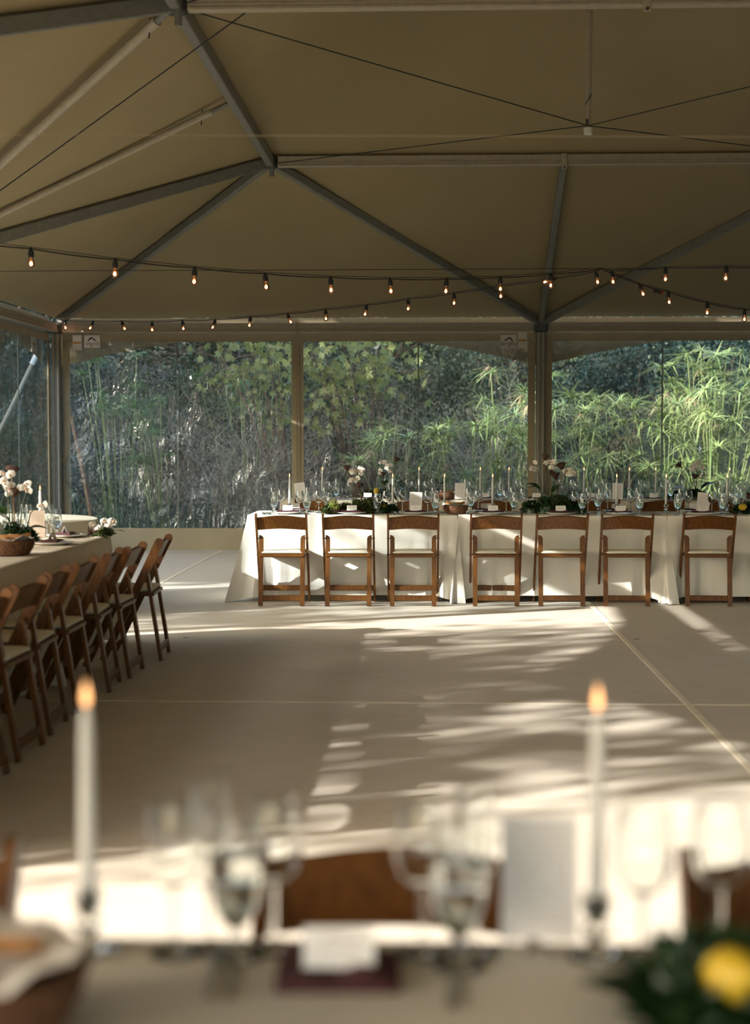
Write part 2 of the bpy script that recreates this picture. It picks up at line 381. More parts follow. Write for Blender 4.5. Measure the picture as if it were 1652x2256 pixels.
# roof skin
def roof():
    mb = MB(); up = 0.075
    def quadgrid(a, b, c, d, n=10, sag=0.06):
        a, b, c, d = map(Vector, (a, b, c, d)); vs, fs = [], []
        for j in range(n + 1):
            for i in range(n + 1):
                u, v = i / n, j / n
                p = (a * (1 - u) + b * u) * (1 - v) + (d * (1 - u) + c * u) * v
                p = p + Vector((0, 0, up - sag * 4 * u * (1 - u) * math.sin(PI * v) * 0.7)); vs.append(p)
        for j in range(n):
            for i in range(n):
                k = j * (n + 1) + i; fs.append((k, k + 1, k + n + 2, k + n + 1))
        mb.add(vs, fs)
    P = lambda k, s: (PX0 if s == 0 else PX1, FR_Y[k], FR_Z[k])
    # hip ends
    quadgrid((XL, YB, ZE), (XM, YB, ZE), (XM, FR_Y[0], FR_Z[0]), P(0, 0))
    quadgrid((XM, YB, ZE), (XR, YB, ZE), P(0, 1), (XM, FR_Y[0], FR_Z[0]))
    quadgrid((XL, YF, ZE), (XR, YF, ZE), P(3, 1), P(3, 0))
    # long sides, folded along the rafters
    for s, X in ((0, XL), (1, XR)):
        for k in range(5):
            if k < 4: quadgrid((X, POST_Y[k], ZE), (X, POST_Y[k + 1], ZE), P(k, s), P(k, s), sag=0.05)
            if k < 3: quadgrid(P(k, s), P(k + 1, s), (X, POST_Y[k + 1], ZE), (X, POST_Y[k + 1], ZE), sag=0.05)
    for k in range(3):
        n = 24; vs, fs = [], []
        for j in range(n + 1):
            for i in range(n + 1):
                u, v = i / n, j / n; x = PX0 + (PX1 - PX0) * u; y = FR_Y[k] + (FR_Y[k + 1] - FR_Y[k]) * v
                h = (4 * u * (1 - u) * 4 * v * (1 - v)) ** 0.9; h = 0.55 * h + 0.45 * h ** 3
                zf = FR_Z[k] + (FR_Z[k + 1] - FR_Z[k]) * v; vs.append((x, y, zf + up + (PEAK[k][2] - zf) * h))
        for j in range(n):
            for i in range(n):
                q = j * (n + 1) + i; fs.append((q, q + 1, q + n + 2, q + n + 1))
        mb.add(vs, fs)
    o = mb.build('ceiling', 'roof', smooth=True)
    return struct(o)
roof()

# frame: one rigid thing, every bar a part
frame = thing('tent_frame', 'white aluminium tent frame of posts, eave beams and rafters', 'tent frame')
def bar(name, a, b, w=0.075, h=0.105, mat='alu'):
    m = MB(); m.beam(a, b, w, h); o = m.build(name, mat, frame); return o
def grooved(name, a, b, out, h=0.115):
    """extruded eave or purlin beam with two raised track ribs on the inner face"""
    m = MB(); m.beam(a, b, 0.075, h); o = m.build(name, 'alu', frame)
    a, b = Vector(a), Vector(b); off = Vector(out) * 0.04
    for dz, hh in ((-h / 2 + 0.012, 0.018), (-h / 2 + 0.040, 0.010)):
        r = MB(); r.beam(a + off + Vector((0, 0, dz)), b + off + Vector((0, 0, dz)), 0.014, hh, 0.002); r.build('track_rib', 'alu', o)
    return o
for a, b in ((XL + 0.06, XM - 0.07), (XM + 0.07, XR - 0.06)):
    grooved('eave_beam', (a, YB, ZE - 0.05), (b, YB, ZE - 0.05), (0, -1, 0))
    grooved('eave_beam', (a, YF, ZE - 0.05), (b, YF, ZE - 0.05), (0, 1, 0))
for k in range(4):
    for X, s in ((XL, 1), (XR, -1)):
        grooved('eave_beam', (X, POST_Y[k] - 0.07, ZE - 0.05), (X, POST_Y[k + 1] + 0.07, ZE - 0.05), (s, 0, 0))
def post(x, y):
    m = MB(); s_ = 0.055
    m.cbox(x - s_, x + s_, y - s_, y + s_, 0.012, ZE - 0.1, 0.010); o = m.build('post', 'steel', frame)
    for sx in (-1, 1):
        r = MB(); r.box(x + sx * 0.030 - 0.008, x + sx * 0.030 + 0.008, y - s_ - 0.009, y - s_ + 0.002, 0.05, ZE - 0.12); r.build('track_rib', 'alu', o)
    f = MB(); f.cbox(x - 0.13, x + 0.13, y - 0.13, y + 0.13, 0.0025, 0.014, 0.004); f.build('base_plate', 'steel', frame)
    c = MB(); c.cbox(x - 0.085, x + 0.085, y - 0.085, y + 0.085, ZE - 0.12, ZE + 0.02, 0.02); c.build('corner_fitting', 'dark_steel', frame)
for y in POST_Y:
    post(XL, y); post(XR, y)
post(XM, YB); post(XM, YF)
PT = lambda k, s: Vector((PX0 if s == 0 else PX1, FR_Y[k], FR_Z[k]))
def rafter(a, b, mat='steel', w=0.07, h=0.09):
    a, b = Vector(a), Vector(b); t = (b - a).normalized(); bar('rafter', a + t * 0.08, b - t * 0.06, w, h, mat)
def pipe(a, b, r=0.034):
    a, b = Vector(a), Vector(b); t = (b - a).normalized(); m = MB(); m.tube([a + t * 0.1, b - t * 0.22], r, 12); o = m.build('rafter_pipe', 'alu', frame, smooth=True)
    m = MB(); m.tube([b - t * 0.22, b - t * 0.03], r * 0.75, 10); m.build('pipe_end', 'steel', o, smooth=True)
    p = b - t * 0.30; m = MB(); m.tube([p + Vector((0, 0, 0.06)), p - Vector((0.01, 0, 0.075))], 0.005, 6); m.build('locking_pin', 'dark_steel', o)
ev = lambda x, y: (x, y, ZE)
for s, X in ((0, XL), (1, XR)):
    rafter(ev(X, YB), PT(0, s)); rafter(ev(X, YF), PT(3, s))
    rafter(ev(XM, YB), PT(0, s)); rafter(ev(XM, YF), PT(3, s))
    for k in range(3):
        rafter(ev(X, POST_Y[k + 1]), PT(k, s), h=0.11)
        if s == 0: pipe(ev(X, POST_Y[k + 1]), PT(k + 1, s), 0.036); pipe(ev(X, POST_Y[k + 1]), (PT(k, s) + PT(k + 1, s)) / 2, 0.030)
        else: rafter(ev(X, POST_Y[k + 1]), PT(k + 1, s)); pipe(ev(X, POST_Y[k + 1]), (PT(k, s) + PT(k + 1, s)) / 2, 0.030)
        t = Vector((0, 0.06, 0))
        bar('purlin', PT(k, s) - t, PT(k + 1, s) + t, 0.075, 0.11, 'steel')
rafter(ev(XM, YB), (XM, FR_Y[0], FR_Z[0])); rafter(ev(XM, YF), (XM, FR_Y[3], FR_Z[3]))
for k in range(4):
    y = FR_Y[k]
    grooved('ridge_beam', PT(k, 0) + Vector((0.08, 0, 0)), PT(k, 1) - Vector((0.08, 0, 0)), (0, -1, 0))
    for s in (0, 1):
        c = MB(); c.cbox(PT(k, s).x - 0.06, PT(k, s).x + 0.06, y - 0.06, y + 0.06, FR_Z[k] - 0.07, FR_Z[k] + 0.06, 0.012); o = c.build('crown_fitting', 'dark_steel', frame)
        c = MB(); x = PT(k, s).x + (0.02 if s == 0 else -0.02); c.tube([(x, y - 0.05, FR_Z[k] + 0.03), (x, y - 0.05, FR_Z[k] - 0.16)], 0.024, 12); c.build('drop_pin', 'steel', o, smooth=True)
    c = MB(); c.cbox(XM - 0.028, XM + 0.028, y - 0.062, y - 0.035, FR_Z[k] - 0.10, FR_Z[k] + 0.06, 0.006); o = c.build('bracket', 'alu', frame)
    c = MB(); c.tube([(XM, y - 0.075, FR_Z[k] - 0.085), (XM, y - 0.05, FR_Z[k] - 0.085)], 0.011, 8); c.build('bolt', 'dark_steel', o)
# strap on the eave beam over the wall seams
for x in (PX0, PX1):
    c = MB(); c.box(x - 0.012, x + 0.012, YB - 0.058, YB - 0.036, ZE - 0.16, ZE + 0.02); c.build('strap', 'flap', frame)

# king poles held up on crossed cables
for k in range(3):
    px, py, pz = PEAK[k]
    zb = 4.03
    kp = thing('king_pole', ['white king pole hanging on crossed cables under the far peak', 'king pole on crossed cables above the middle of the tent', 'king pole on crossed cables above the foreground table'][k], 'pole', (px - 0.06, py, zb))
    m = MB(); m.tube([(0, 0, 0.22), (0, 0, pz - zb + 0.02)], 0.030, 14); m.build('pole', 'alu', kp, smooth=True)
    m = MB(); m.tube([(0, 0, 0.05), (0, 0, 0.30)], 0.022, 12); m.build('inner_sleeve', 'alu', kp, smooth=True)
    m = MB(); m.lathe([(0.028, -0.045), (0.036, -0.042), (0.038, 0.01), (0.032, 0.016), (0.0, 0.016)], 16); m.build('end_cap', 'plastic_white', kp, smooth=True)
    m = MB(); m.box(-0.020, 0.0, -0.026, 0.026, 0.01, 0.08); m.build('cable_clamp', 'dark_steel', kp)
    m = MB(); m.tube([(-0.03, -0.03, 0.20), (0.0, -0.034, 0.24), (0.02, -0.03, 0.29)], 0.004, 6); m.build('locking_pin', 'dark_steel', kp)
    for kk in (k, k + 1):
        for s in (0, 1):
            e = PT(kk, s) - Vector((px - 0.06, py, zb)) + Vector((0, 0, -0.02))
            m = MB(); m.tube([(0, 0, 0.03), e], 0.0045, 6); m.build('cable', 'wire', kp)
# long cables under the skin
def cord(name, label, pts, r, mat='wire', cat='cable'):
    m = MB(); m.tube(pts, r, 6); return tag(m.build(name, mat), label, cat)
cord('guy_cable', 'dark cable running up the left roof slope behind the rafters', [(XL + 0.1, 12.38, ZE + 0.03), on_plan(435, 105, (XL, 12.38), (PX0, 10.25)) , at(545, 25, Y=9.75)], 0.005)
cord('cross_wire', 'thin wire across the tent that carries the bulb strings', [(XL, 12.38, 2.865), (XR, 12.38, 2.865)], 0.003)
cord('cross_wire', 'thin pale wire crossing high over the middle of the tent', [(XL, 6.30, 2.78), (XM, 6.30, 2.715), (XR, 6.30, 2.78)], 0.0022, 'flap')

# ------------------------------------------------------------------ clear side walls
def grid_panel(name, p0, p1, z0, z1, mat, parent, amp, n=36, seed=0):
    rr = random.Random(seed); ph = [rr.uniform(0, 6.28) for _ in range(8)]
    p0, p1 = Vector(p0), Vector(p1); nrm = Vector((-(p1 - p0).y, (p1 - p0).x, 0)).normalized(); vs, fs = [], []
    L_ = (p1 - p0).length
    for j in range(n + 1):
        for i in range(n + 1):
            u, v = i / n, j / n
            w = math.sin(PI * u) ** 0.5 * math.sin(PI * v) ** 0.5
            d = amp * w * (math.sin(u * L_ * 2.3 + ph[0] + 1.3 * math.sin(v * 4 + ph[1])) + 0.5 * math.sin(v * 7 + ph[2] + u * 5) + 0.3 * math.sin(u * 23 + ph[3] + 3 * v))
            if v > 0.86: d += 0.012 * math.sin(u * 60 + ph[4]) * (v - 0.86) / 0.14
            q = p0 + (p1 - p0) * u + nrm * d; vs.append((q.x, q.y, z0 + (z1 - z0) * v))
        
    for j in range(n):
        for i in range(n):
            k = j * (n + 1) + i; fs.append((k, k + 1, k + n + 2, k + n + 1))
    m = MB(); m.add(vs, fs); return m.build(name, mat, parent, smooth=True)

def sidewall(name, axis, fixed, spans, inward, mat, posts):
    """clear panels with a tan border; axis 0: along x at y = fixed, axis 1: along y at x = fixed"""
    pt = (lambda u, d: (u, fixed + inward * d)) if axis == 0 else (lambda u, d: (fixed + inward * d, u))
    def slab(u0, u1, z0, z1, d0, d1, nm, mt, parent):
        a, b = pt(u0, d0), pt(u1, d1); m = MB()
        m.box(min(a[0], b[0]), max(a[0], b[0]), min(a[1], b[1]), max(a[1], b[1]), z0, z1); return m.build(nm, mt, parent)
    lo, hi = min(min(s_) for s_ in spans), max(max(s_) for s_ in spans)
    wall = struct(slab(lo + 0.06, hi - 0.06, 0.004, 0.29, -0.075, -0.068, name, 'flap', None))   # skirt band along the floor
    slab(lo + 0.06, hi - 0.06, ZE - 0.22, ZE - 0.11, -0.075, -0.068, 'head_band', 'flap', wall)
    for k, (a, b) in enumerate(spans):
        p0 = Vector((*pt(a, -0.072), 0)); p1 = Vector((*pt(b, -0.072), 0))
        grid_panel('clear_panel', p0, p1, 0.28, ZE - 0.2, mat, wall, 0.020, seed=k + 11 * axis)
        mid = (a + b) / 2
        slab(mid - 0.010, mid + 0.010, 0.29, ZE - 0.22, -0.066, -0.060, 'welded_seam', 'seam', wall)
        for u in (a, b):
            if u in posts:
                q = 0.06 if u == a else -0.06; q2 = 0.15 if u == a else -0.15
                slab(min(u + q, u + q2), max(u + q, u + q2), 0.29, ZE - 0.22, -0.082, -0.065, 'side_band', 'flap', wall)
            elif u == a:
                slab(u - 0.075, u + 0.075, 0.29, ZE - 0.22, -0.084, -0.064, 'lacing_band', 'flap', wall)
                for q in (-0.012, 0.03):
                    slab(u + q - 0.004, u + q + 0.004, 0.5, ZE - 0.24, -0.064, -0.058, 'lacing_cord', 'seam' if q > 0 else 'flap', wall)
    return wall
w_back = sidewall('wall_back', 0, YB, [(XL, PX0), (PX0, XM), (XM, PX1), (PX1, XR)], -1, 'vinyl', (XL, XM, XR))
w_left = sidewall('wall_left', 1, XL, [(15.2, 18.2), (12.38, 15.2), (9.4, 12.38)], 1, 'vinyl_side', (18.2, 12.38))

def valance(name, label, p0, p1, out, bays):
    """scalloped drop of the roof skin hanging outside the eave"""
    p0, p1, out = Vector(p0), Vector(p1), Vector(out); v, f = [], []; n = 28 * bays
    for i in range(n + 1):
        u = i / n; w = abs(2 * ((u * bays) % 1.0) - 1) if u < 1 else 1.0
        drop = 0.11 + 0.42 * w ** 1.9
        q = p0 + (p1 - p0) * u + out * 0.16 
        q2 = q + out * (0.02 * math.sin(i * 1.3))
        v += [(q.x - out.x * 0.1, q.y - out.y * 0.1, ZE + 0.075), (q.x, q.y, ZE - 0.02), (q2.x, q2.y, ZE - drop)]
    for i in range(n):
        for k in (0, 1): a = i * 3 + k; f.append((a, a + 1, a + 4, a + 3))
    m = MB(); m.add(v, f); o = m.build(name, 'flap', smooth=True); return struct(o)
valance('trim_1', '', (XL, YB, 0), (XR, YB, 0), (0, 1, 0), 2)
valance('trim_2', '', (XL, YF, 0), (XL, YB, 0), (-1, 0, 0), 4)
valance('trim_3', '', (XR, YF, 0), (XR, YB, 0), (1, 0, 0), 4)

# printed tags sewn in the wall corners
def text_mesh(txt, size, mat):
    c = bpy.data.curves.new('lettering', 'FONT'); c.body = txt; c.size = size; c.align_x = 'CENTER'; c.align_y = 'CENTER'; c.extrude = 0.0006
    o = bpy.data.objects.new('lettering', c); COL.objects.link(o)
    dg = bpy.context.evaluated_depsgraph_get(); dg.update(); me = bpy.data.meshes.new_from_object(o.evaluated_get(dg)); bpy.data.objects.remove(o); bpy.data.curves.remove(c)
    me.materials.clear(); me.materials.append(M[mat]); return me
M['ink'] = pbr('black_ink', (0.03, 0.03, 0.03), 0.7); M['orange_ink'] = pbr('orange_ink', (0.50, 0.24, 0.04), 0.7); M['tagvinyl'] = pbr('white_tag', (0.66, 0.63, 0.56), 0.5, 0.02)
txt_me = text_mesh('bright', 0.075, 'ink')
def logo_tag(cx, cz, mirrored, label):
    t = thing('logo_tag', label, 'tag', (cx, YB + 0.035, cz))
    m = MB(); m.box(-0.10, 0.10, -0.004, 0.004, -0.08, 0.08); m.build('patch', 'tagvinyl', t)
    m = MB(); q = 1 if not mirrored else -1
    m.prism([(q * a, b) for a, b in ((-0.062, 0.0), (-0.03, 0.035), (-0.022, 0.028), (0.002, 0.06), (0.018, 0.042), (0.028, 0.05), (0.064, 0.0), (0.044, 0.0), (0.026, 0.026), (0.016, 0.018), (0.002, 0.036), (-0.02, 0.008), (-0.030, 0.016), (-0.044, 0.0))], -0.0055, -0.004)
    m.build('mountain_mark', 'ink', t)
    place('lettering', txt_me, t, (0, -0.005, -0.032), (PI / 2, 0, 0), (-1, 1, 1) if mirrored else (1, 1, 1))
def warn_tag(cx, cz, label):
    t = thing('warning_tag', label, 'tag', (cx, YB + 0.035, cz))
    m = MB(); m.box(-0.058, 0.058, -0.004, 0.004, -0.095, 0.095); m.build('patch', 'tagvinyl', t)
    m = MB(); m.box(-0.05, 0.05, -0.0055, -0.004, -0.012, 0.012); m.build('stripe', 'orange_ink', t)
a = at(1120, 752, Y=YB + 0.035); logo_tag(a.x, a.z, False, 'white tag with black mountain logo left of the middle post')
a = at(1151, 750, Y=YB + 0.035); warn_tag(a.x, a.z, 'narrow white tag with orange stripe left of the middle post')
a = at(203, 752, Y=YB + 0.035); logo_tag(a.x, a.z, True, 'white tag with reversed mountain logo beside the corner post')
a = at(170, 755, Y=YB + 0.035); warn_tag(a.x, a.z, 'narrow white tag with orange stripe beside the corner post')
a = at(105, 757, Y=17.4)
t = thing('warning_tag', 'white tag seen edge-on in the left wall corner', 'tag', (XL - 0.08, 17.45, a.z))
m = MB(); m.box(-0.004, 0.004, -0.11, 0.11, -0.10, 0.10); m.build('patch', 'tagvinyl', t)
m = MB(); m.box(0.004, 0.0055, -0.09, 0.09, -0.012, 0.012); m.build('stripe', 'orange_ink', t)

# ------------------------------------------------------------------ tablecloths and tables
def folding_table(label, x0, x1, y0, y1, group):
    t = thing('folding_table', label, 'table', ((x0 + x1) / 2, (y0 + y1) / 2, 0), group=group)
    w, d = (x1 - x0) / 2, (y1 - y0) / 2
    m = MB(); m.cbox(-w + 0.01, w - 0.01, -d + 0.01, d - 0.01, 0.715, 0.752, 0.006); m.build('tabletop', 'wood', t)
    for sx in (-1, 1):
        for sy in (-1, 1):
            m = MB(); m.tube([(sx * (w - 0.14), sy * (d - 0.08), 0.0025), (sx * (w - 0.14), sy * (d - 0.08), 0.715)], 0.014, 8); m.build('leg', 'steel', t, smooth=True)
    return t

def cloth(label, x0, x1, y0, y1, flare, seed, mat='cloth', zt=0.757, hem=0.055, group=None, rip=0.012):
    """floor-length cloth: flare = {(sx, sy): (fx, fy)} how far each corner spreads at the hem"""
    rr = random.Random(seed); n = 60; pts = []
    sides = [((x0, y0), (x1, y0), (0, -1)), ((x1, y0), (x1, y1), (1, 0)), ((x1, y1), (x0, y1), (0, 1)), ((x0, y1), (x0, y0), (-1, 0))]
    ccx, ccy = (x0 + x1) / 2, (y0 + y1) / 2
    for a, b, nn in sides:
        ln = math.hypot(b[0] - a[0], b[1] - a[1]); k = max(24, int(ln * 44))
        for i in range(k):
            u = i / k; x = a[0] + (b[0] - a[0]) * u; y = a[1] + (b[1] - a[1]) * u
            pts.append((x, y, nn, u * ln, (1 - u) * ln, ln))
    K = 16; vs, fs = [], []; N_ = len(pts)
    ph = [rr.uniform(0, 6.28) for _ in range(6)]
    for k in range(K + 1):
        t = k / K
        for x, y, nn, da, db, ln in pts:
            dc = min(da, db)
            sx = 1 if x > ccx else -1; sy = 1 if y > ccy else -1
            if abs(x - ccx) < 1e-6: sx = 1
            wc = math.exp(-(dc / 0.11) ** 2); wb = math.exp(-(dc / 0.26) ** 2)
            fx, fy = flare.get((sx, sy), (0.05, 0.05))
            z = zt - t * (zt - hem * (1 - wc) - 0.004)
            tt = t ** 1.15
            ox = sx * fx * wc * tt; oy = sy * fy * wc * tt
            fold = math.sin(da * 7.0 + ph[0]) * 0.5 + math.sin(da * 17 + ph[1]) * 0.35 + (0.55 * math.sin(da * 43 + ph[4]) if rip > 0.02 else 0.0)
            o = tt * (0.012 + rip * fold) + 0.006 * min(1, t * 6)
            cf = wb * tt * (0.040 * math.sin(dc * 40 + ph[2]) + 0.016 * math.sin(dc * 85 + ph[3]))
            ox += nn[0] * (o + cf); oy += nn[1] * (o + cf)
            vs.append((x + ox, y + oy, z if t > 0 else zt))
    for k in range(K):
        for i in range(N_):
            j = (i + 1) % N_; fs.append((k * N_ + i, k * N_ + j, (k + 1) * N_ + j, (k + 1) * N_ + i))
    base = len(vs); 
    vs2 = [((x - ccx) * 0.985 + ccx, (y - ccy) * 0.97 + ccy, zt + 0.003) for x, y, *_ in pts]; vs += vs2
    for i in range(N_):
        j = (i + 1) % N_; fs.append((base + i, base + j, j, i))
    fs.append(tuple(range(base, base + N_)))
    m = MB(); m.add(vs, fs); o = m.build('tablecloth', mat, smooth=True)
    return tag(o, label, 'tablecloth', group)
ZT = 0.760
FY0, FY1 = 12.62, 13.40
FT = [(-1.585, 0.255), (0.262, 2.07), (2.077, 3.90)]
fl_end = {(-1, -1): (0.19, 0.06), (-1, 1): (0.12, 0.06), (1, -1): (0.03, 0.15), (1, 1): (0.0, 0.08)}
fl_mid = {(-1, -1): (0.06, 0.12), (-1, 1): (0.0, 0.08), (1, -1): (0.03, 0.15), (1, 1): (0.0, 0.08)}
names = ['left section of the front table, its end in full sun', 'middle section of the front table', 'right section of the front table, cut by the picture edge']
for k, (a, b) in enumerate(FT):
    folding_table('folding table under the ' + names[k].split(',')[0], a, b, FY0, FY1, 'folding tables under cloths')
    cloth('white floor-length cloth, ' + names[k], a, b, FY0, FY1, fl_end if k == 0 else fl_mid, 3 + k, group='white cloths of the front table', mat='cloth')
RY0, RY1 = 15.58, 16.36
for k, (a, b) in enumerate([(-1.60, 0.23), (0.237, 2.05), (2.057, 3.88), (3.887, 5.70)]):
    q = ['left end section', 'second section', 'third section', 'far right section'][k]
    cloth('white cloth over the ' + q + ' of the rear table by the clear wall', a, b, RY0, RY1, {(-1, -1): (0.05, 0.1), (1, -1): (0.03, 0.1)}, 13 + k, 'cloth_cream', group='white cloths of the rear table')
    folding_table('folding table under the ' + q + ' of the rear table', a, b, RY0, RY1, 'folding tables under cloths')
LX0, LX1 = -3.00, -2.21
for k, (a, b) in enumerate([(8.16, 9.98), (6.33, 8.153), (4.50, 6.323)]):
    q = ['far section', 'middle section', 'near section'][k]
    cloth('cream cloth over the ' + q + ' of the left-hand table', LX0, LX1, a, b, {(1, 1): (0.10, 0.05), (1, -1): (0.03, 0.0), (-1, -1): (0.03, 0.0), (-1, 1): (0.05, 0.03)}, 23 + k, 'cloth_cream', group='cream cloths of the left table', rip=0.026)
    folding_table('folding table under the ' + q + ' of the left-hand table', LX0, LX1, a, b, 'folding tables under cloths')
NY0, NY1 = 1.13, 1.905
cloth('cream cloth on the blurred foreground table', -1.20, 1.20, NY0, NY1, {}, 33, 'cloth')
folding_table('folding table under the foreground cloth', -1.20, 1.20, NY0, NY1, 'folding tables under cloths')
# round table with cloth
rc = Vector((-3.57, 11.93, 0))
v, f = [], []; n = 96; R0 = 0.80
for k in range(15):
    t = k / 14
    for i in range(n):
        a = 2 * PI * i / n; r = R0 + 0.01 * min(1, t * 8) + t * (0.05 + 0.030 * math.sin(a * 17) + 0.016 * math.sin(a * 29 + 1))
        v.append((r * math.cos(a), r * math.sin(a), 0.757 - t * 0.745))
for k in range(14):
    for i in range(n):
        j = (i + 1) % n; f.append((k * n + i, k * n + j, (k + 1) * n + j, (k + 1) * n + i))
v += [(R0 * 0.98 * math.cos(2 * PI * i / n), R0 * 0.98 * math.sin(2 * PI * i / n), 0.761) for i in range(n)]
for i in range(n):
    j = (i + 1) % n; f.append((15 * n + i, 15 * n + j, j, i))
f.append(tuple(range(15 * n, 16 * n)))
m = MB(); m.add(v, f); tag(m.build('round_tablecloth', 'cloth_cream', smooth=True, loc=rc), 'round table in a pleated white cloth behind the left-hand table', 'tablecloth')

# ------------------------------------------------------------------ folding chairs
def make_chair():
    t = thing('folding_chair', 'x', 'chair')
    top = Vector((0, -0.215, 0.790)); foot = Vector((0, 0.165, 0.004)); ax = (top - foot).normalized()
    def on_post(z): return foot + (top - foot) * ((z - foot.z) / (top.z - foot.z))
    perp = Vector((0, ax.z, -ax.y))
    for sx in (-1, 1):
        m = MB(); x = sx * 0.214; w = 0.0085; n = 8; prof = []
        hw = 0.027; ln = (top - foot).length
        for k in range(n + 1):
            a = PI * k / n; prof.append((hw * math.cos(a), ln - hw + hw * math.sin(a)))
        prof += [(-hw * 0.8, 0.0), (hw * 0.8, 0.0)]
        vs = []
        for q in (-w, w):
            vs += [foot + perp * p + ax * l + Vector((x + q, 0, 0)) for p, l in prof]
        c = len(prof); fs = [tuple(range(c)), tuple(range(2 * c - 1, c - 1, -1))] + [(i, i + c, (i + 1) % c + c, (i + 1) % c) for i in range(c)]
        m.add(vs, fs); m.build('back_post', 'wood', t)
    piv = on_post(0.585); rfoot = Vector((0, -0.205, 0.002))
    rax = (piv - rfoot).normalized(); ln = (piv - rfoot).length; rperp = Vector((0, rax.z, -rax.y))
    for sx in (-1, 1):
        m = MB(); x = sx * 0.178; hw = 0.0195; th = 0.011; prof = [(-hw, 0), (hw, 0)]
        e = -sx
        for k in range(9):
            a = PI / 2 * k / 8
            prof.append((hw * 2 * math.cos(a) - hw, ln - 0.015 + 0.032 * math.sin(a)))
        vs = []
        for q in (-th, th):
            vs += [rfoot + rax * l + rperp * q + Vector((x + p * e, 0, 0)) for p, l in prof]
        c = len(prof); fs = [tuple(range(c)), tuple(range(2 * c - 1, c - 1, -1))] + [(i, i + c, (i + 1) % c + c, (i + 1) % c) for i in range(c)]
        m.add(vs, fs); lg = m.build('leg', 'wood', t)
        m = MB(); m.tube([piv + Vector((sx * 0.16, 0, -0.012)), piv + Vector((sx * 0.226, 0, -0.012))], 0.0055, 8); m.build('pivot_pin', 'pin', t, smooth=True)
    # curved back rail
    def rail(z0c, z0e, z1c, z1e, half, thick, bow, zref, nm):
        m = MB(); n = 16; vs, fs = [], []
        for i in range(n + 1):
            u = -1 + 2 * i / n; k = math.cos(u * PI / 2) ** 1.3; x = u * half
            zb, zt_ = z0e + (z0c - z0e) * k, z1e + (z1c - z1e) * k
            for z in (zb, zt_):
                p = on_post(z) + Vector((x, -bow * (1 - u * u), 0))
                vs += [p - perp * thick, p + perp * thick]
        for i in range(n):
            a = i * 4; b = a + 4
            fs += [(a, b, b + 2, a + 2), (a + 1, a + 3, b + 3, b + 1), (a, a + 1, b + 1, b), (a + 2, b + 2, b + 3, a + 3)]
        fs += [(0, 2, 3, 1), (n * 4, n * 4 + 1, n * 4 + 3, n * 4 + 2)]
        m.add(vs, fs); m.build(nm, 'wood', t, smooth=True)
    rail(0.664, 0.652, 0.772, 0.754, 0.206, 0.008, 0.012, 0.7, 'back_rail')
    # seat
    q = on_post(0.435)
    sy0, sy1 = -0.165, 0.215
    m = MB(); m.cbox(-0.195, 0.195, sy0, sy1, 0.415, 0.440, 0.006); s_ = m.build('seat', 'wood', t)
    m = MB(); m.cbox(-0.180, 0.180, sy0 + 0.012, sy1 - 0.012, 0.4405, 0.468, 0.012); m.build('seat_pad', 'pad', s_, smooth=True)
    z = 0.069; yy = rfoot.y + (piv.y - rfoot.y) * z / piv.z
    m = MB(); m.cbox(-0.160, 0.160, yy - 0.008, yy + 0.008, 0.046, 0.093, 0.003); m.build('stretcher', 'wood', t)
    q = on_post(0.126); m = MB(); m.cbox(-0.206, 0.206, q.y - 0.009, q.y + 0.009, 0.103, 0.150, 0.003); m.build('stretcher', 'wood', t)
    m = MB(); q = on_post(0.43); m.tube([(-0.226, q.y, 0.428), (-0.196, q.y, 0.428)], 0.006, 8); m.tube([(0.196, q.y, 0.428), (0.226, q.y, 0.428)], 0.006, 8); m.build('pivot_pin', 'pin', t, smooth=True)
    return t
chair0 = make_chair(); chair_used = [False]
def put_chair(x, y, rz, label, group):
    if not chair_used[0]:
        chair_used[0] = True; o = chair0; o.location = (x, y, 0.001); o.rotation_euler = (0, 0, rz); o['label'] = label; o['group'] = group; return o
    return dup(chair0, (x, y, 0.001), (0, 0, rz), label, group)
fx = [(-1.250, 0.5), (-0.679, 0.0), (-0.129, 1.0), (0.582, -0.5), (1.139, 0.5), (1.700, -2.0), (2.400, -3.0), (3.02, 1.0)]
for i, (x, a) in enumerate(fx):
    y = 12.235 + 0.019 * (x + 1.25) / 0.6 + 0.205
    extra = ['in full sun at the table end', 'in full sun', 'in sun left of a cloth gather', 'half in sun', 'with only its feet sunlit', 'in shade', 'in shade right of a gather', 'cut by the picture edge'][i]
    put_chair(x, y, math.radians(a), 'folding chair %s, %s from left at the front table' % (extra, ORD[i]), 'chairs along the front table')
for i, x in enumerate((-1.18, -0.11, 0.665, 1.80, 2.47, 3.12)):
    put_chair(x, 15.44 + 0.02 * i, math.radians((i * 37 % 5) - 2), 'dark shaded folding chair, %s from the left behind the front table' % ORD[i], 'chairs along the rear table')
ly = [9.38, 8.68, 8.19, 7.57, 7.01, 6.45, 5.86, 5.26, 4.70]
lx = [-1.725, -1.77, -1.80, -1.815, -1.82, -1.80, -1.79, -1.79, -1.79]
for i, (x, y) in enumerate(zip(lx, ly)):
    put_chair(x - 0.205, y, math.radians(90 + [2, -1, 3, 0, 2, -2, 1, 0, 1][i]), 'brown folding chair, %s from the far end along the left-hand table' % ORD[i], 'chairs along the left table')
for x, y, a, lb in ((-0.05, 2.075, 180, 'blurred brown folding chair in the middle beyond the foreground table'), (-0.875, 2.06, 181, 'blurred folding chair at the left edge beyond the foreground table'), (0.61, 2.03, 178, 'blurred dark folding chair at the right beyond the foreground table')):
    put_chair(x, y, math.radians(a), lb, 'chairs at the foreground table')

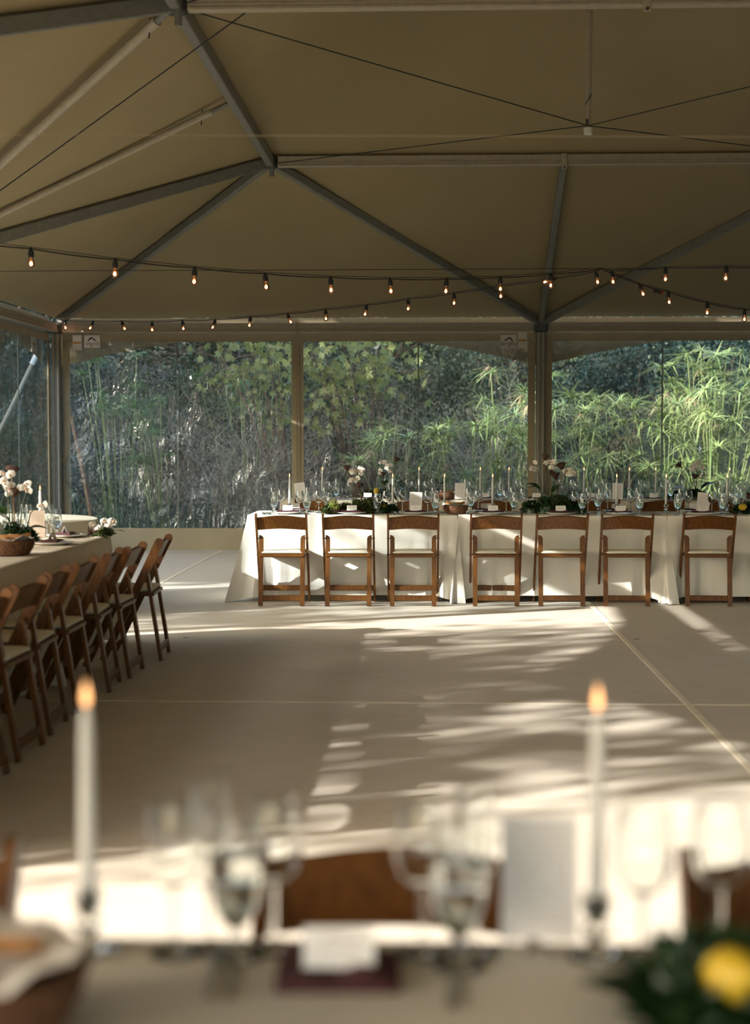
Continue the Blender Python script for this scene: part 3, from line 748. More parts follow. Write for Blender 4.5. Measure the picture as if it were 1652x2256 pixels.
# ------------------------------------------------------------------ glassware
def shell(outer, th):
    inner = [(max(r - th, 0.0), z + (th if i == 0 else 0)) for i, (r, z) in enumerate(outer)]
    return outer, inner
def glass_proto(kind):
    t = thing(kind, 'x', 'glass')
    if kind == 'wine_glass':
        bowl = [(0.004, 0.085), (0.018, 0.092), (0.031, 0.106), (0.038, 0.126), (0.0385, 0.146), (0.035, 0.172), (0.031, 0.198)]
        foot = [(0.0, 0.0), (0.034, 0.0), (0.034, 0.0015), (0.012, 0.005), (0.0042, 0.013), (0.0038, 0.05), (0.004, 0.0855), (0.0, 0.088)]; w = None
    elif kind == 'champagne_flute':
        bowl = [(0.004, 0.075), (0.012, 0.085), (0.021, 0.108), (0.0265, 0.138), (0.0275, 0.160), (0.025, 0.195), (0.0215, 0.222)]
        foot = [(0.0, 0.0), (0.031, 0.0), (0.031, 0.0015), (0.011, 0.005), (0.0042, 0.012), (0.0036, 0.045), (0.004, 0.0755), (0.0, 0.078)]; w = None
    else:
        bowl = [(0.007, 0.038), (0.016, 0.046), (0.0285, 0.068), (0.0355, 0.095), (0.0365, 0.115), (0.0325, 0.150), (0.0305, 0.185)]
        foot = [(0.0, 0.0), (0.033, 0.0), (0.033, 0.0025), (0.015, 0.007), (0.0085, 0.014), (0.0075, 0.022), (0.009, 0.030), (0.0075, 0.0385), (0.0, 0.042)]; w = 0.135
    th = 0.0013
    prof = bowl + [(bowl[-1][0] - th, bowl[-1][1])] + [(max(r - th, 0.0005), z + th * (1.2 if i == len(bowl) - 1 else 0.3)) for i, (r, z) in enumerate(bowl[::-1][1:])]
    m = MB(); m.lathe(prof[:-1] + [(0.0, bowl[0][1] + 0.004)], 28); m.build('bowl', 'glass', t, smooth=True)
    m = MB(); m.lathe(foot, 24); m.build('stem_and_foot', 'glass', t, smooth=True)
    if w:
        ins = [(0.0, bowl[0][1] + 0.006)] + [(r - th - 0.0006, z + 0.001) for r, z in bowl[1:] if z < w]
        r_w = np.interp(w, [z for r, z in bowl], [r for r, z in bowl]) - th - 0.0006
        ins += [(float(r_w), w), (0.0, w)]
        m = MB(); m.lathe(ins, 24); m.build('water', 'water', t, smooth=True)
    return t
PROTO = {k: glass_proto(k) for k in ('wine_glass', 'champagne_flute', 'water_goblet')}
USED = {k: False for k in PROTO}
KIND = {'W': ('wine_glass', 'clear stemmed wine glass'), 'F': ('champagne_flute', 'tall champagne flute'), 'G': ('water_goblet', 'short-stemmed water goblet, half full')}
def put_glass(k, p, label, group):
    nm = KIND[k][0]
    if not USED[nm]:
        USED[nm] = True; o = PROTO[nm]; o.location = p; o['label'] = label; o['group'] = group; return o
    return dup(PROTO[nm], p, None, label, group)
cnt = {}
def glass_row(lst, Ymap, where, group):
    lst = sorted(lst, key=lambda q: q[1])
    for k, x, row in lst:
        Y = Ymap[row]; p = at(x, 1120, Y=Y); key = (k, where); i = cnt.get(key, 0); cnt[key] = i + 1
        put_glass(k, (p.x, Y, ZT + 0.001), '%s, %s %s from left %s' % (KIND[k][1], ORD[i], {'W': 'wine glass', 'F': 'flute', 'G': 'goblet'}[k], where), group)
front = [('F', 601, 2), ('G', 604, 1), ('W', 620, 2), ('W', 660, 1), ('F', 678, 2), ('G', 676, 0), ('W', 702, 1), ('F', 716, 2), ('G', 725, 1), ('G', 831, 0), ('W', 851, 1), ('F', 872, 2), ('W', 886, 2),
         ('W', 942, 1), ('F', 955, 2), ('G', 959, 0), ('F', 1031, 1), ('G', 1037, 2), ('W', 1053, 2), ('W', 1115, 2), ('F', 1128, 2), ('G', 1132, 1), ('F', 1151, 1), ('W', 1265, 1), ('G', 1282, 0), ('F', 1295, 2),
         ('F', 1322, 1), ('G', 1317, 2), ('W', 1338, 2), ('W', 1390, 2), ('F', 1405, 2), ('G', 1409, 0), ('F', 1499, 1), ('G', 1493, 0), ('W', 1516, 2), ('W', 1568, 1), ('F', 1586, 2), ('G', 1591, 0), ('W', 1613, 2), ('G', 1622, 1), ('F', 1634, 2)]
glass_row(front, {0: 12.74, 1: 12.95, 2: 13.16}, 'on the front table', 'glasses on the front table')
rear = [('F', 688, 0), ('W', 700, 1), ('W', 730, 0), ('F', 743, 1), ('G', 741, 0), ('W', 771, 0), ('F', 850, 1), ('G', 858, 0), ('F', 897, 0), ('W', 911, 1), ('W', 939, 0), ('F', 953, 1), ('F', 1026, 0), ('W', 1038, 1), ('W', 1089, 0), ('F', 1104, 1), ('G', 1101, 0),
        ('F', 1139, 0), ('W', 1150, 1), ('F', 1235, 0), ('F', 1259, 0), ('W', 1271, 1), ('W', 1315, 0), ('F', 1329, 1), ('G', 1337, 0), ('F', 1409, 0), ('W', 1423, 1), ('W', 1460, 0), ('F', 1473, 1), ('G', 1477, 0), ('F', 1504, 0), ('W', 1536, 1), ('F', 1588, 0), ('W', 1598, 1), ('G', 1625, 0), ('W', 1640, 1)]
glass_row(rear, {0: 15.80, 1: 16.0}, 'on the rear table', 'glasses on the rear table')
for k, x, y, lb in (('F', 25, 1172, 'tall champagne flute in front of the orchids on the left-hand table'), ('G', 48, 1190, 'water goblet standing nearest the bread basket on the left-hand table'), ('F', 53, 1170, 'champagne flute just left of the bordered menu card'),
                    ('F', 63, 1166, 'champagne flute half hidden by the left edge of the bordered menu card'), ('W', 103, 1168, 'wine glass just right of the bordered menu card'), ('F', 112, 1164, 'champagne flute between the menu card and the full goblet'),
                    ('G', 125, 1180, 'water goblet nearest the far end of the left-hand table'), ('W', 2, 1200, 'wine glass cut by the left picture edge on the left-hand table')):
    p = at(x, y, z=ZT); Y = min(p.y, 9.82) - (0.12 if k == 'F' else 0.0); p = at(x, y, Y=Y); put_glass(k, (p.x, Y, ZT + 0.001), lb, 'glasses on the left table')
for k, x, y, lb in (('W', 385, 2100, 'blurred wine glass right of the left foreground candle'), ('F', 470, 2075, 'blurred champagne flute left of the foreground cutlery'), ('G', 520, 2110, 'blurred water goblet behind the foreground cutlery'), ('W', 606, 2080, 'blurred wine glass left of the foreground place card'),
                    ('W', 930, 2100, 'blurred wine glass right of the foreground place card'), ('G', 1010, 2130, 'blurred water goblet left of the foreground menu card'), ('F', 1045, 2085, 'blurred champagne flute touching the foreground menu card'), ('W', 1415, 2120, 'blurred wine glass right of the right foreground candle'),
                    ('W', 1580, 2095, 'blurred wine glass above the foreground lemon')):
    p = at(x, y, z=ZT); put_glass(k, (p.x, min(p.y, 1.86), ZT + 0.001), lb, 'glasses on the foreground table')

# ------------------------------------------------------------------ candles
def candle_proto():
    t = thing('taper_candle', 'x', 'candle')
    m = MB(); m.lathe([(0.0, 0.0), (0.036, 0.0), (0.037, 0.004), (0.022, 0.010), (0.011, 0.016), (0.010, 0.022), (0.019, 0.030), (0.020, 0.036), (0.011, 0.043), (0.010, 0.048), (0.018, 0.058), (0.020, 0.066), (0.019, 0.080), (0.013, 0.080), (0.012, 0.062), (0.0, 0.060)], 20)
    m.build('glass_holder', 'glass', t, smooth=True)
    m = MB(); m.lathe([(0.0, 0.061), (0.0108, 0.061), (0.0105, 0.15), (0.0085, 0.27), (0.0068, 0.313), (0.004, 0.318), (0.0, 0.317)], 16); m.build('taper', 'wax', t, smooth=True)
    m = MB(); m.tube([(0, 0, 0.316), (0.0006, 0, 0.326)], 0.0012, 6); m.build('wick', 'wick', t)
    m = MB(); m.lathe([(0.0, 0.320), (0.0035, 0.323), (0.0052, 0.330), (0.0045, 0.338), (0.002, 0.348), (0.0, 0.356)], 12); m.build('flame', 'flame', t, smooth=True)
    return t
cp = candle_proto(); cu = [False]
def put_candle(p, label, group):
    if not cu[0]:
        cu[0] = True; cp.location = p; cp['label'] = label; cp['group'] = group; return
    dup(cp, p, None, label, group)
for i, (x, ytop) in enumerate(((638, 1038), (865, 1040), (979, 1040), (1085, 1040), (1358, 1038), (1467, 1038), (1601, 1040))):
    Y = 13.05; p = at(x, 1110, Y=Y); put_candle((p.x, Y, ZT + 0.001), 'lit white taper in glass holder, %s from the left on the front table' % ORD[i], 'candles on the front table')
for i, x in enumerate((710, 923, 1058, 1121, 1286, 1386, 1444, 1607)):
    Y = 15.98; p = at(x, 1080, Y=Y); put_candle((p.x, Y, ZT + 0.001), 'lit white taper in glass holder, %s from the left on the rear table' % ORD[i], 'candles on the rear table')
p = at(89, 1160, Y=9.66); put_candle((p.x, 9.66, ZT + 0.001), 'lit candle behind the bordered menu card on the left-hand table', 'candles on the left table')
p = at(195, 2092, z=ZT); put_candle((p.x, p.y, ZT + 0.001), 'blurred lit taper at the left of the foreground table', 'candles on the foreground table')
p = at(1312, 2108, z=ZT); put_candle((p.x, p.y, ZT + 0.001), 'blurred lit taper at the right of the foreground table', 'candles on the foreground table')

# ------------------------------------------------------------------ plates, napkins, cards
m = MB(); m.lathe([(0.0, 0.0), (0.075, 0.0), (0.090, 0.004), (0.134, 0.015), (0.135, 0.018), (0.130, 0.0185), (0.088, 0.008), (0.0, 0.006)], 40); plate_me = m.mesh('plate', 'china', True)
def napkin_mesh():
    m = MB(); nx, ny = 12, 6; vs, fs = [], []; r = random.Random(3)
    for side in (0, 1):
        for j in range(ny + 1):
            for i in range(nx + 1):
                x = -0.095 + 0.19 * i / nx; y = -0.05 + 0.10 * j / ny
                z = (0.010 + 0.004 * math.sin(i * 0.9) + 0.003 * math.sin(j * 2.1 + i * 0.5)) if side else 0.0
                vs.append((x, y, z))
    o = (nx + 1) * (ny + 1)
    for s in (0, 1):
        for j in range(ny):
            for i in range(nx):
                k = s * o + j * (nx + 1) + i; fs.append((k, k + 1, k + nx + 2, k + nx + 1))
    rim = [i for i in range(nx + 1)] + [(j + 1) * (nx + 1) - 1 for j in range(1, ny + 1)] + [ny * (nx + 1) + i for i in range(nx - 1, -1, -1)] + [j * (nx + 1) for j in range(ny - 1, 0, -1)]
    for i in range(len(rim)): a, b = rim[i], rim[(i + 1) % len(rim)]; fs.append((a, b, b + o, a + o))
    m.add(vs, fs); return m.mesh('napkin', 'napkin', True)
napkin_me = napkin_mesh()
def tent_card_mesh(w, h):
    m = MB()
    for s in (-1, 1):
        d = h * 0.42
        a = [Vector((x, y, z)) for x, y, z in ((-w / 2, s * d, 0), (w / 2, s * d, 0), (w / 2, 0, h), (-w / 2, 0, h))]
        off = Vector((0, s * 0.0008, 0.0003)); b = [q + off for q in a]
        m.add(a + b, [(0, 1, 2, 3), (7, 6, 5, 4), (0, 4, 5, 1), (1, 5, 6, 2), (2, 6, 7, 3), (3, 7, 4, 0)])
    return m.mesh('place_card', 'placecard')
pc_me = tent_card_mesh(0.088, 0.045)
def setting(x, y, rz, where, grp, card_dx=0.0, plate=True):
    if plate: tag(place('plate', plate_me, None, (x, y, ZT + 0.001), (0, 0, rz)), 'white china plate ' + where, 'plate', 'plates on ' + grp)
    zz = ZT + (0.0205 if plate else 0.002)
    tag(place('napkin', napkin_me, None, (x, y, zz), (0, 0, rz)), 'folded maroon napkin ' + where, 'napkin', 'napkins on ' + grp).scale = (1, 1, 1) if plate else (0.80, 1.25, 1.3)
    tag(place('place_card', pc_me, None, (x + card_dx, y, zz + (0.0115 if plate else 0.015)), (0, 0, rz)), 'white tent-folded place card ' + where, 'card', 'place cards on ' + grp)
for i, (x, dx) in enumerate(((634, 0), (775, 0), (915, 0), (1086, 0), (1235, 0), (1367, 0), (1548, 0))):
    p = at(x, 1124, Y=12.80); setting(p.x, 12.80, math.radians((i * 31 % 7) - 3), 'on near side of the front table, %s from left' % ORD[i], 'the near side of the front table')
for i, x in enumerate((650, 800, 1070, 1195, 1358, 1530)):
    p = at(x, 1116, Y=13.22); setting(p.x, 13.22, PI + math.radians((i * 17 % 5) - 2), 'on far side of the front table, %s from left' % ORD[i], 'the far side of the front table')
for i, x in enumerate((810, 1068, 1182, 1305, 1440, 1590)):
    p = at(x, 1092, Y=15.75); setting(p.x, 15.75, math.radians((i * 13 % 5) - 2), 'on the rear table, %s from the left' % ORD[i], 'the rear table')
for i, (x, y) in enumerate(((158, 1180), (116, 1200))):
    p = at(x, y, z=ZT); setting(min(p.x, -2.37), min(p.y, 9.72 - 0.45 * i), math.radians(90), ['at the far end of the left-hand table', 'right below the bordered menu card on the left-hand table'][i], 'the left table')
p = at(752, 2118, z=ZT); setting(p.x, 1.77, math.radians(2), 'on the foreground table, lettering blurred', 'the foreground table', plate=False)

def menu(p, rz, tilt, label, mat='menu', w=0.115, h=0.175, grp=None):
    t = thing('menu_card', label, 'menu', p, (0, 0, rz), grp)
    m = MB(); m.box(-w / 2, w / 2, -0.001, 0.001, 0.0, h); m.build('card', mat, t, loc=(0, 0, 0.012), rot=(tilt[0], tilt[1], 0))
    m = MB(); m.tube([(-0.02, -0.030, 0.0025), (0.0, 0.02, 0.0025), (0.02, -0.030, 0.0025)], 0.0022, 6)
    m.tube([(0.0, 0.010, 0.0025), (0.0, 0.006, 0.03)], 0.0022, 6); m.build('wire_stand', 'silver', t)
p = at(915, 1120, Y=13.02); menu((p.x, 13.02, ZT + 0.001), 0.06, (0.0, 0.03), 'white menu card left of the bread basket on the front table', grp='menu cards')
p = at(1547, 1120, Y=12.98); menu((p.x, 12.98, ZT + 0.001), -0.08, (0.0, 0.10), 'tilted white menu card near the right edge on the front table', grp='menu cards')
for x, lb, q in ((663, 'sunlit white menu card at the left end of the rear table', -0.12), (1013, 'menu card behind the bread basket on the rear table', 0.02), (1360, 'shaded menu card on the right half of the rear table', 0.03)):
    p = at(x, 1090, Y=15.72); menu((p.x, 15.72, ZT + 0.001), 0.05, (0.0, q), lb, grp='menu cards')
p = at(82, 1160, Y=9.42); menu((p.x, 9.42, ZT + 0.001), 0.15, (0, 0), 'tan bordered menu card standing on the left-hand table', 'menu_border', 0.10, 0.185, grp='menu cards')
p = at(1187, 2092, z=ZT); menu((p.x, 1.872, ZT + 0.001), 0.0, (0, 0), 'blurred grey menu card standing on the foreground table', 'menu', 0.099, 0.165, grp='menu cards')

# small glass salt dishes
m = MB(); m.lathe([(0.0, 0.0), (0.020, 0.0), (0.022, 0.004), (0.0225, 0.026), (0.0205, 0.026), (0.019, 0.006), (0.0, 0.005)], 18); dish_me = m.mesh('salt_dish', 'glass', True)
for x, lb in ((583, 'outer small glass dish at the left end of the front table'), (594, 'inner small glass dish at the left end of the front table'), (672, 'small glass dish between the first two front chairs'), (868, 'left small glass dish under the second front candle'), (879, 'right small glass dish under the second front candle'), (1319, 'small glass dish in front of the sixth chair back'), (1500, 'small glass dish left of the tilted menu card')):
    p = at(x, 1132, Y=12.70); tag(place('salt_dish', dish_me, None, (p.x, 12.70, ZT + 0.001)), lb, 'dish', 'salt dishes on the front table')

# cutlery on the foreground table and the left table
def fork_mesh():
    m = MB(); m.cbox(-0.006, 0.006, -0.10, 0.03, 0.0, 0.003, 0.001); m.cbox(-0.011, 0.011, 0.03, 0.055, 0.0, 0.003, 0.001)
    for k in range(4): x = -0.0095 + k * 0.0063; m.box(x - 0.0016, x + 0.0016, 0.055, 0.10, 0.0005, 0.0025)
    return m.mesh('fork', 'silver')
def knife_mesh():
    m = MB(); m.cbox(-0.006, 0.006, -0.11, 0.0, 0.0, 0.004, 0.0015); m.prism([(-0.008, 0.0005), (0.008, 0.0005), (0.008, 0.0025), (-0.008, 0.0025)], 0.0, 0.10); return m.mesh('knife', 'silver')
fork_me, knife_me = fork_mesh(), knife_mesh()
for x, y, rz, me, lb, cat in ((470, 2135, 0.1, fork_me, 'outer silver fork left of the foreground plate', 'fork'), (512, 2135, 0.1, fork_me, 'inner silver fork left of the foreground plate', 'fork'), (1000, 2150, -0.05, knife_me, 'silver knife right of the foreground plate', 'knife')):
    p = at(x, y, z=ZT); tag(place(cat, me, None, (p.x, p.y, ZT + 0.001), (0, 0, rz)), lb, cat, 'cutlery on the foreground table')
p = at(150, 1205, z=ZT); tag(place('knife', knife_me, None, (-2.30, 9.05, ZT + 0.001), (0, 0, 1.5)), 'silver knife on the edge of the left-hand table', 'knife')

# ------------------------------------------------------------------ bread baskets
def basket(p, s, label, seed, slices):
    t = thing('bread_basket', label, 'basket', p, (0, 0, 0.2))
    m = MB(); m.lathe([(0.0, 0.0), (0.085, 0.0), (0.105, 0.012), (0.125, 0.045), (0.136, 0.082), (0.140, 0.088), (0.134, 0.092), (0.128, 0.086), (0.112, 0.045), (0.09, 0.016), (0.0, 0.010)], 36); o = m.build('bowl', 'wicker', t, smooth=True)
    for k in range(9):
        z = 0.012 + k * 0.0088; r = float(np.interp(z, [0.0, 0.012, 0.045, 0.082], [0.09, 0.105, 0.125, 0.136])) + 0.001
        m = MB(); pts = [(r * math.cos(2 * PI * i / 36) , r * math.sin(2 * PI * i / 36), z + 0.0018 * (1 if i % 2 else -1)) for i in range(37)]; m.tube(pts, 0.0042, 6, cap=False); m.build('woven_strand', 'wicker', o, smooth=True)
    n = 26; vs, fs = [], []; r_ = random.Random(seed)
    for k in range(8):
        q = k / 7
        for i in range(n):
            a = 2 * PI * i / n; rad = 0.012 + 0.125 * q
            z = 0.088 + 0.026 * math.sin(q * 2.6) + 0.012 * math.sin(a * 3 + seed) * q + 0.009 * math.sin(a * 7 + 2 * q) * q - 0.055 * (1 - q) ** 1
            vs.append((rad * math.cos(a), rad * math.sin(a), z))
    for k in range(7):
        for i in range(n): j = (i + 1) % n; fs.append((k * n + i, k * n + j, (k + 1) * n + j, (k + 1) * n + i))
    fs.append(tuple(range(n)))
    m = MB(); m.add(vs, fs); m.build('lining_napkin', 'napkin_white', t, smooth=True)
    t.scale = (s, s, s)
    for k in range(slices):
        a = r_.uniform(0, 6.28) if slices > 3 else 2.2 * k + seed
        b = thing('bread_slice', '%s bread slice in the %s' % (['front', 'middle', 'rear', 'topmost'][k], label), 'bread', (p[0] + 0.042 * s * (k - slices / 2 + 0.5) * 1.2, p[1] - 0.012 * s + 0.03 * k * s, p[2] + 0.103 * s), (1.05 + 0.1 * k, 0.15 - 0.2 * k, 0.5 * k - 0.5), 'bread in the ' + label)
        poly = [(0.058 * s * math.cos(q), 0.030 * s * math.sin(q) + 0.006 * s * math.cos(2 * q)) for q in [2 * PI * i / 20 for i in range(20)]]
        m = MB(); m.prism(poly, -0.008, 0.008); m.build('crust', 'crust', b, smooth=True)
        m = MB(); m.prism([(x * 0.88, z * 0.86) for x, z in poly], -0.0088, 0.0088); m.build('crumb', 'crumb', b)
    return t
p = at(1003, 1131, Y=12.86); basket((p.x, 12.86, ZT + 0.001), 0.85, 'wicker bread basket in the middle of the front table', 1, 3)
p = at(985, 1098, Y=15.90); basket((p.x, 15.90, ZT + 0.001), 0.85, 'wicker bread basket on the rear table', 2, 2)
p = at(22, 1226, z=ZT); basket((p.x - 0.02, p.y + 0.08, ZT + 0.001), 1.0, 'dark wicker bread basket on the left-hand table', 4, 3)
p = at(-50, 2275, z=ZT); basket((p.x, p.y, ZT + 0.001), 0.9, 'blurred bread basket in the bottom left corner', 3, 2)

# ------------------------------------------------------------------ flowers
def petal_ring():
    m = MB()
    for k, (a, ln, w) in enumerate(((90, 0.036, 0.015), (210, 0.034, 0.014), (330, 0.034, 0.014), (15, 0.038, 0.024), (165, 0.038, 0.024))):
        a = math.radians(a); c, s_ = math.cos(a), math.sin(a); n = 6; vs, fs = [], []
        for i in range(n + 1):
            u = i / n; ww = w * math.sin(PI * min(0.96, u * 0.9 + 0.06)) ** 0.7; d = ln * u; y = -0.004 + 0.012 * u * u - (0.002 if k > 2 else 0)
            for q in (-1, 0, 1): vs.append((c * d - s_ * ww * q, y + 0.004 * abs(q), s_ * d + c * ww * q))
        for i in range(n):
            for q in (0, 1): b = i * 3 + q; fs.append((b, b + 1, b + 4, b + 3))
        m.add(vs, fs)
    return m
blossom_me = petal_ring().mesh('blossom', 'petal', True)
m = MB(); m.lathe([(0.0, -0.006), (0.006, -0.003), (0.0075, 0.004), (0.005, 0.012), (0.0, 0.014)], 10); lip_me = m.mesh('lip', 'lip', True)
m = MB(); m.lathe([(0.0, 0.0), (0.006, 0.002), (0.014, 0.012), (0.026, 0.034), (0.036, 0.046), (0.038, 0.050), (0.034, 0.053), (0.0, 0.052)], 18); pod_me = m.mesh('seed_pod', 'pod', True)
def leaf_mesh(ln, w, nm, mat):
    m = MB(); n = 8; vs, fs = [], []
    for i in range(n + 1):
        u = i / n; ww = w * math.sin(PI * (0.03 + 0.94 * u)) ** 0.8; z = 0.10 * ln * math.sin(u * PI) - 0.12 * ln * u * u
        for q in (-1, 0, 1): vs.append((ww * q, ln * u, z + 0.18 * ww * abs(q)))
    for i in range(n):
        for q in (0, 1): b = i * 3 + q; fs.append((b, b + 1, b + 4, b + 3))
    m.add(vs, fs); return m.mesh(nm, mat, True)
bigleaf_me = leaf_mesh(0.16, 0.045, 'leaf', 'leaf_dark')
def moss_mesh(seed, rx, ry, rz, n, ln, mat):
    r = random.Random(seed); vs, fs = [], []
    for _ in range(n):
        a, e = r.uniform(0, 6.28), r.uniform(0.05, 1.4); d = Vector((math.cos(a) * math.cos(e), math.sin(a) * math.cos(e), math.sin(e)))
        p = Vector((d.x * rx, d.y * ry, d.z * rz)) * r.uniform(0.75, 1.05); t = (d + Vector((r.uniform(-1, 1), r.uniform(-1, 1), r.uniform(-.4, .8)))).normalized() * ln * r.uniform(0.5, 1.2)
        s_ = t.cross(Vector((r.uniform(-1, 1), r.uniform(-1, 1), 1))).normalized() * ln * 0.16; o = len(vs)
        vs += [p - s_ * 0.4, p + t * 0.5 - s_, p + t, p + t * 0.5 + s_]; fs.append((o, o + 1, o + 2, o + 3))
    m = MB(); m.add(vs, fs)
    m.lathe([(0.0, 0.0), (0.9, 0.0), (0.86, 0.45), (0.55, 0.8), (0.0, 0.92)], 14); k = len(m.v) - 14 * 5
    for i in range(k, len(m.v)): x, y, z = m.v[i]; m.v[i] = (x * rx, y * ry, z * rz)
    return m
def arrangement(label, base, sprays, pods, leaves, mounds, smalls=0, seed=1):
    """sprays: (pixel x, y, count, tip dx) on the arrangement's own upright plane"""
    r = random.Random(seed); t = thing('flower_arrangement', label, 'flowers', base); B = Vector(base)
    loc = lambda x, y, dy=0.0: at(x, y, Y=B.y + dy) - B
    m = MB(); m.lathe([(0.0, 0.0), (0.045, 0.0), (0.06, 0.01), (0.075, 0.04), (0.07, 0.045), (0.0, 0.035)], 20); m.build('low_bowl', 'pod', t, smooth=True)
    for (x, y, cntb, rad) in sprays:
        tip = loc(x, y, r.uniform(-.05, .05)); root = Vector((tip.x * 0.35, tip.y * 0.5, 0.04)); mid = (root + tip) / 2 + Vector((-tip.x * 0.12, 0, 0.05))
        m = MB(); m.tube([root, (root + mid) / 2, mid, (mid + tip) / 2 + Vector((0, 0, 0.02)), tip], [0.0042, 0.004, 0.0035, 0.003, 0.002], 6); st = m.build('orchid_stem', 'stem', t, smooth=True)
        for k in range(cntb):
            q = tip + Vector((r.uniform(-rad, rad), r.uniform(-.04, .02), r.uniform(-rad, rad) * 0.9)); s_ = r.uniform(0.8, 1.12)
            b = place('blossom', blossom_me, t, q, (r.uniform(-.5, .3), r.uniform(-.5, .5), r.uniform(-.9, .9)), s_ * 0.85); place('lip', lip_me, b, (0, -0.008, -0.002), (PI / 2, 0, 0))
    for (x, y, tilt, s_) in pods:
        q = loc(x, y, r.uniform(-.03, .06)); root = Vector((q.x * 0.4, 0, 0.03))
        d = (q - root); m = MB(); m.tube([root, root + d * 0.5 + Vector((0.01, 0, 0)), q], 0.0032, 6); m.build('pod_stem', 'drystem', t, smooth=True)
        place('seed_pod', pod_me, t, q, (r.uniform(-.3, .6), tilt, 0), s_)
    for (x, y, rx, rz, s_) in leaves:
        q = loc(x, y, -0.03); place('leaf', bigleaf_me, t, q, (rx, r.uniform(-.3, .3), rz), s_)
    for (x, y, rx, rz, mat) in mounds:
        q = loc(x, y, r.uniform(-.04, .04)); q.z = 0.001
        o = moss_mesh(r.randint(0, 999), rx, 0.09, rz, 420, 0.045, mat).build('moss_mound' if mat == 'moss' else 'foliage_tuft', mat, t, loc=q); o['kind'] = 'stuff'
    if smalls:
        vs, fs = [], []
        for _ in range(smalls):
            p = Vector((r.uniform(-.16, .16), r.uniform(-.06, .02), r.uniform(.05, .17))); s_ = 0.0055
            for ax in ((1, 0, 0), (0, 0, 1)):
                o = len(vs); a_ = Vector(ax) * s_; b_ = Vector((0, 1, 0)) * s_ if ax[0] else Vector((1, 0, 0)) * s_
                vs += [p - a_, p - b_, p + a_, p + b_]; fs.append((o, o + 1, o + 2, o + 3))
        m = MB(); m.add(vs, fs); o = m.build('tiny_blossoms', 'petal', t); o['kind'] = 'stuff'
    return t
bp = at(806, 1128, Y=12.98); arrangement('moss mound with a lotus pod and white orchids at the left of the front table', (bp.x, 12.98, ZT + 0.001), [(786, 1046, 12, 0.06)], [(765, 1038, -0.1, 0.95), (790, 1076, 0.3, 1.0), (822, 1122, 1.2, 0.8)], [(850, 1120, 0.2, 2.2, 0.7), (826, 1126, 0.1, 1.2, 0.6), (790, 1120, 0.2, 2.8, 0.7), (860, 1124, 0.1, 0.6, 0.6)],
                                         [(790, 1124, 0.085, 0.10, 'moss'), (815, 1124, 0.07, 0.11, 'moss'), (838, 1126, 0.085, 0.075, 'leaf_dark'), (762, 1124, 0.075, 0.06, 'moss'), (862, 1126, 0.05, 0.05, 'leaf_dark')], 14, 5)
bp = at(845, 1095, Y=15.95); arrangement('dark pods, orchids and lemon greenery at the left of the rear table', (bp.x, 15.95, ZT + 0.001), [(846, 1030, 9, 0.08)], [(843, 1050, 0.2, 1.0), (870, 1018, 0.5, 1.1), (858, 1078, 0.6, 0.9)], [(800, 1080, 0.4, 1.2, 0.9), (850, 1070, 0.6, 0.2, 0.9), (880, 1082, 0.3, 5.2, 0.9)], [(815, 1094, 0.12, 0.08, 'moss'), (855, 1094, 0.13, 0.10, 'leaf_dark')], 16, 8)
bp = at(1205, 1126, Y=12.98); arrangement('tall white orchids with brown lotus pods and leaves in the middle of the front table', (bp.x, 12.98, ZT + 0.001), [(1180, 1026, 5, 0.045), (1213, 1020, 8, 0.055), (1252, 1036, 6, 0.045)], [(1198, 1014, 0.3, 1.0), (1239, 1036, -0.3, 1.2), (1226, 1058, -0.25, 1.2), (1212, 1048, 0.6, 0.9)],
                                         [(1200, 1082, 0.3, 1.4, 1.0), (1190, 1080, 0.5, 2.0, 1.0), (1222, 1092, -0.4, 4.0, 1.1), (1216, 1086, 0.6, 5.4, 1.0), (1184, 1120, 0.3, 1.9, 1.0), (1176, 1122, 0.2, 2.3, 0.9), (1244, 1098, 0.5, 5.0, 1.0), (1210, 1110, 0.3, 3.3, 0.9)],
                                         [(1172, 1126, 0.085, 0.09, 'leaf_dark'), (1205, 1126, 0.11, 0.13, 'leaf_dark'), (1240, 1126, 0.11, 0.12, 'leaf_dark'), (1268, 1127, 0.08, 0.08, 'leaf_dark'), (1215, 1128, 0.09, 0.14, 'moss')], 40, 9)
bp = at(1528, 1095, Y=15.95); arrangement('shaded orchids with a dark pod on the right of the rear table', (bp.x, 15.95, ZT + 0.001), [(1524, 1026, 7, 0.055), (1540, 1022, 4, 0.05)], [(1500, 1030, -0.6, 1.1), (1530, 1056, 0.2, 1.1)], [(1545, 1076, 0.5, 5.0, 1.0), (1515, 1082, 0.4, 1.4, 1.0), (1485, 1090, 0.3, 1.2, 0.9)], [(1530, 1095, 0.12, 0.09, 'leaf_dark'), (1485, 1095, 0.06, 0.07, 'leaf_dark')], 8, 12)
bp = at(1650, 1126, Y=12.95); arrangement('greenery with lemons at the right edge of the front table', (bp.x, 12.95, ZT + 0.001), [], [(1646, 1100, 0.4, 1.0)], [(1625, 1118, 0.3, 1.5, 0.8), (1650, 1112, 0.4, 0.5, 0.9)], [(1632, 1126, 0.07, 0.06, 'leaf_dark'), (1660, 1126, 0.10, 0.09, 'leaf_dark')], 12, 14)
bp = at(735, 1130, Y=12.80); arrangement('small yellow-green wildflower posy on the front table', (bp.x, 12.80, ZT + 0.001), [], [], [], [(735, 1128, 0.045, 0.085, 'yellowgreen'), (722, 1128, 0.03, 0.05, 'moss')], 16, 15)
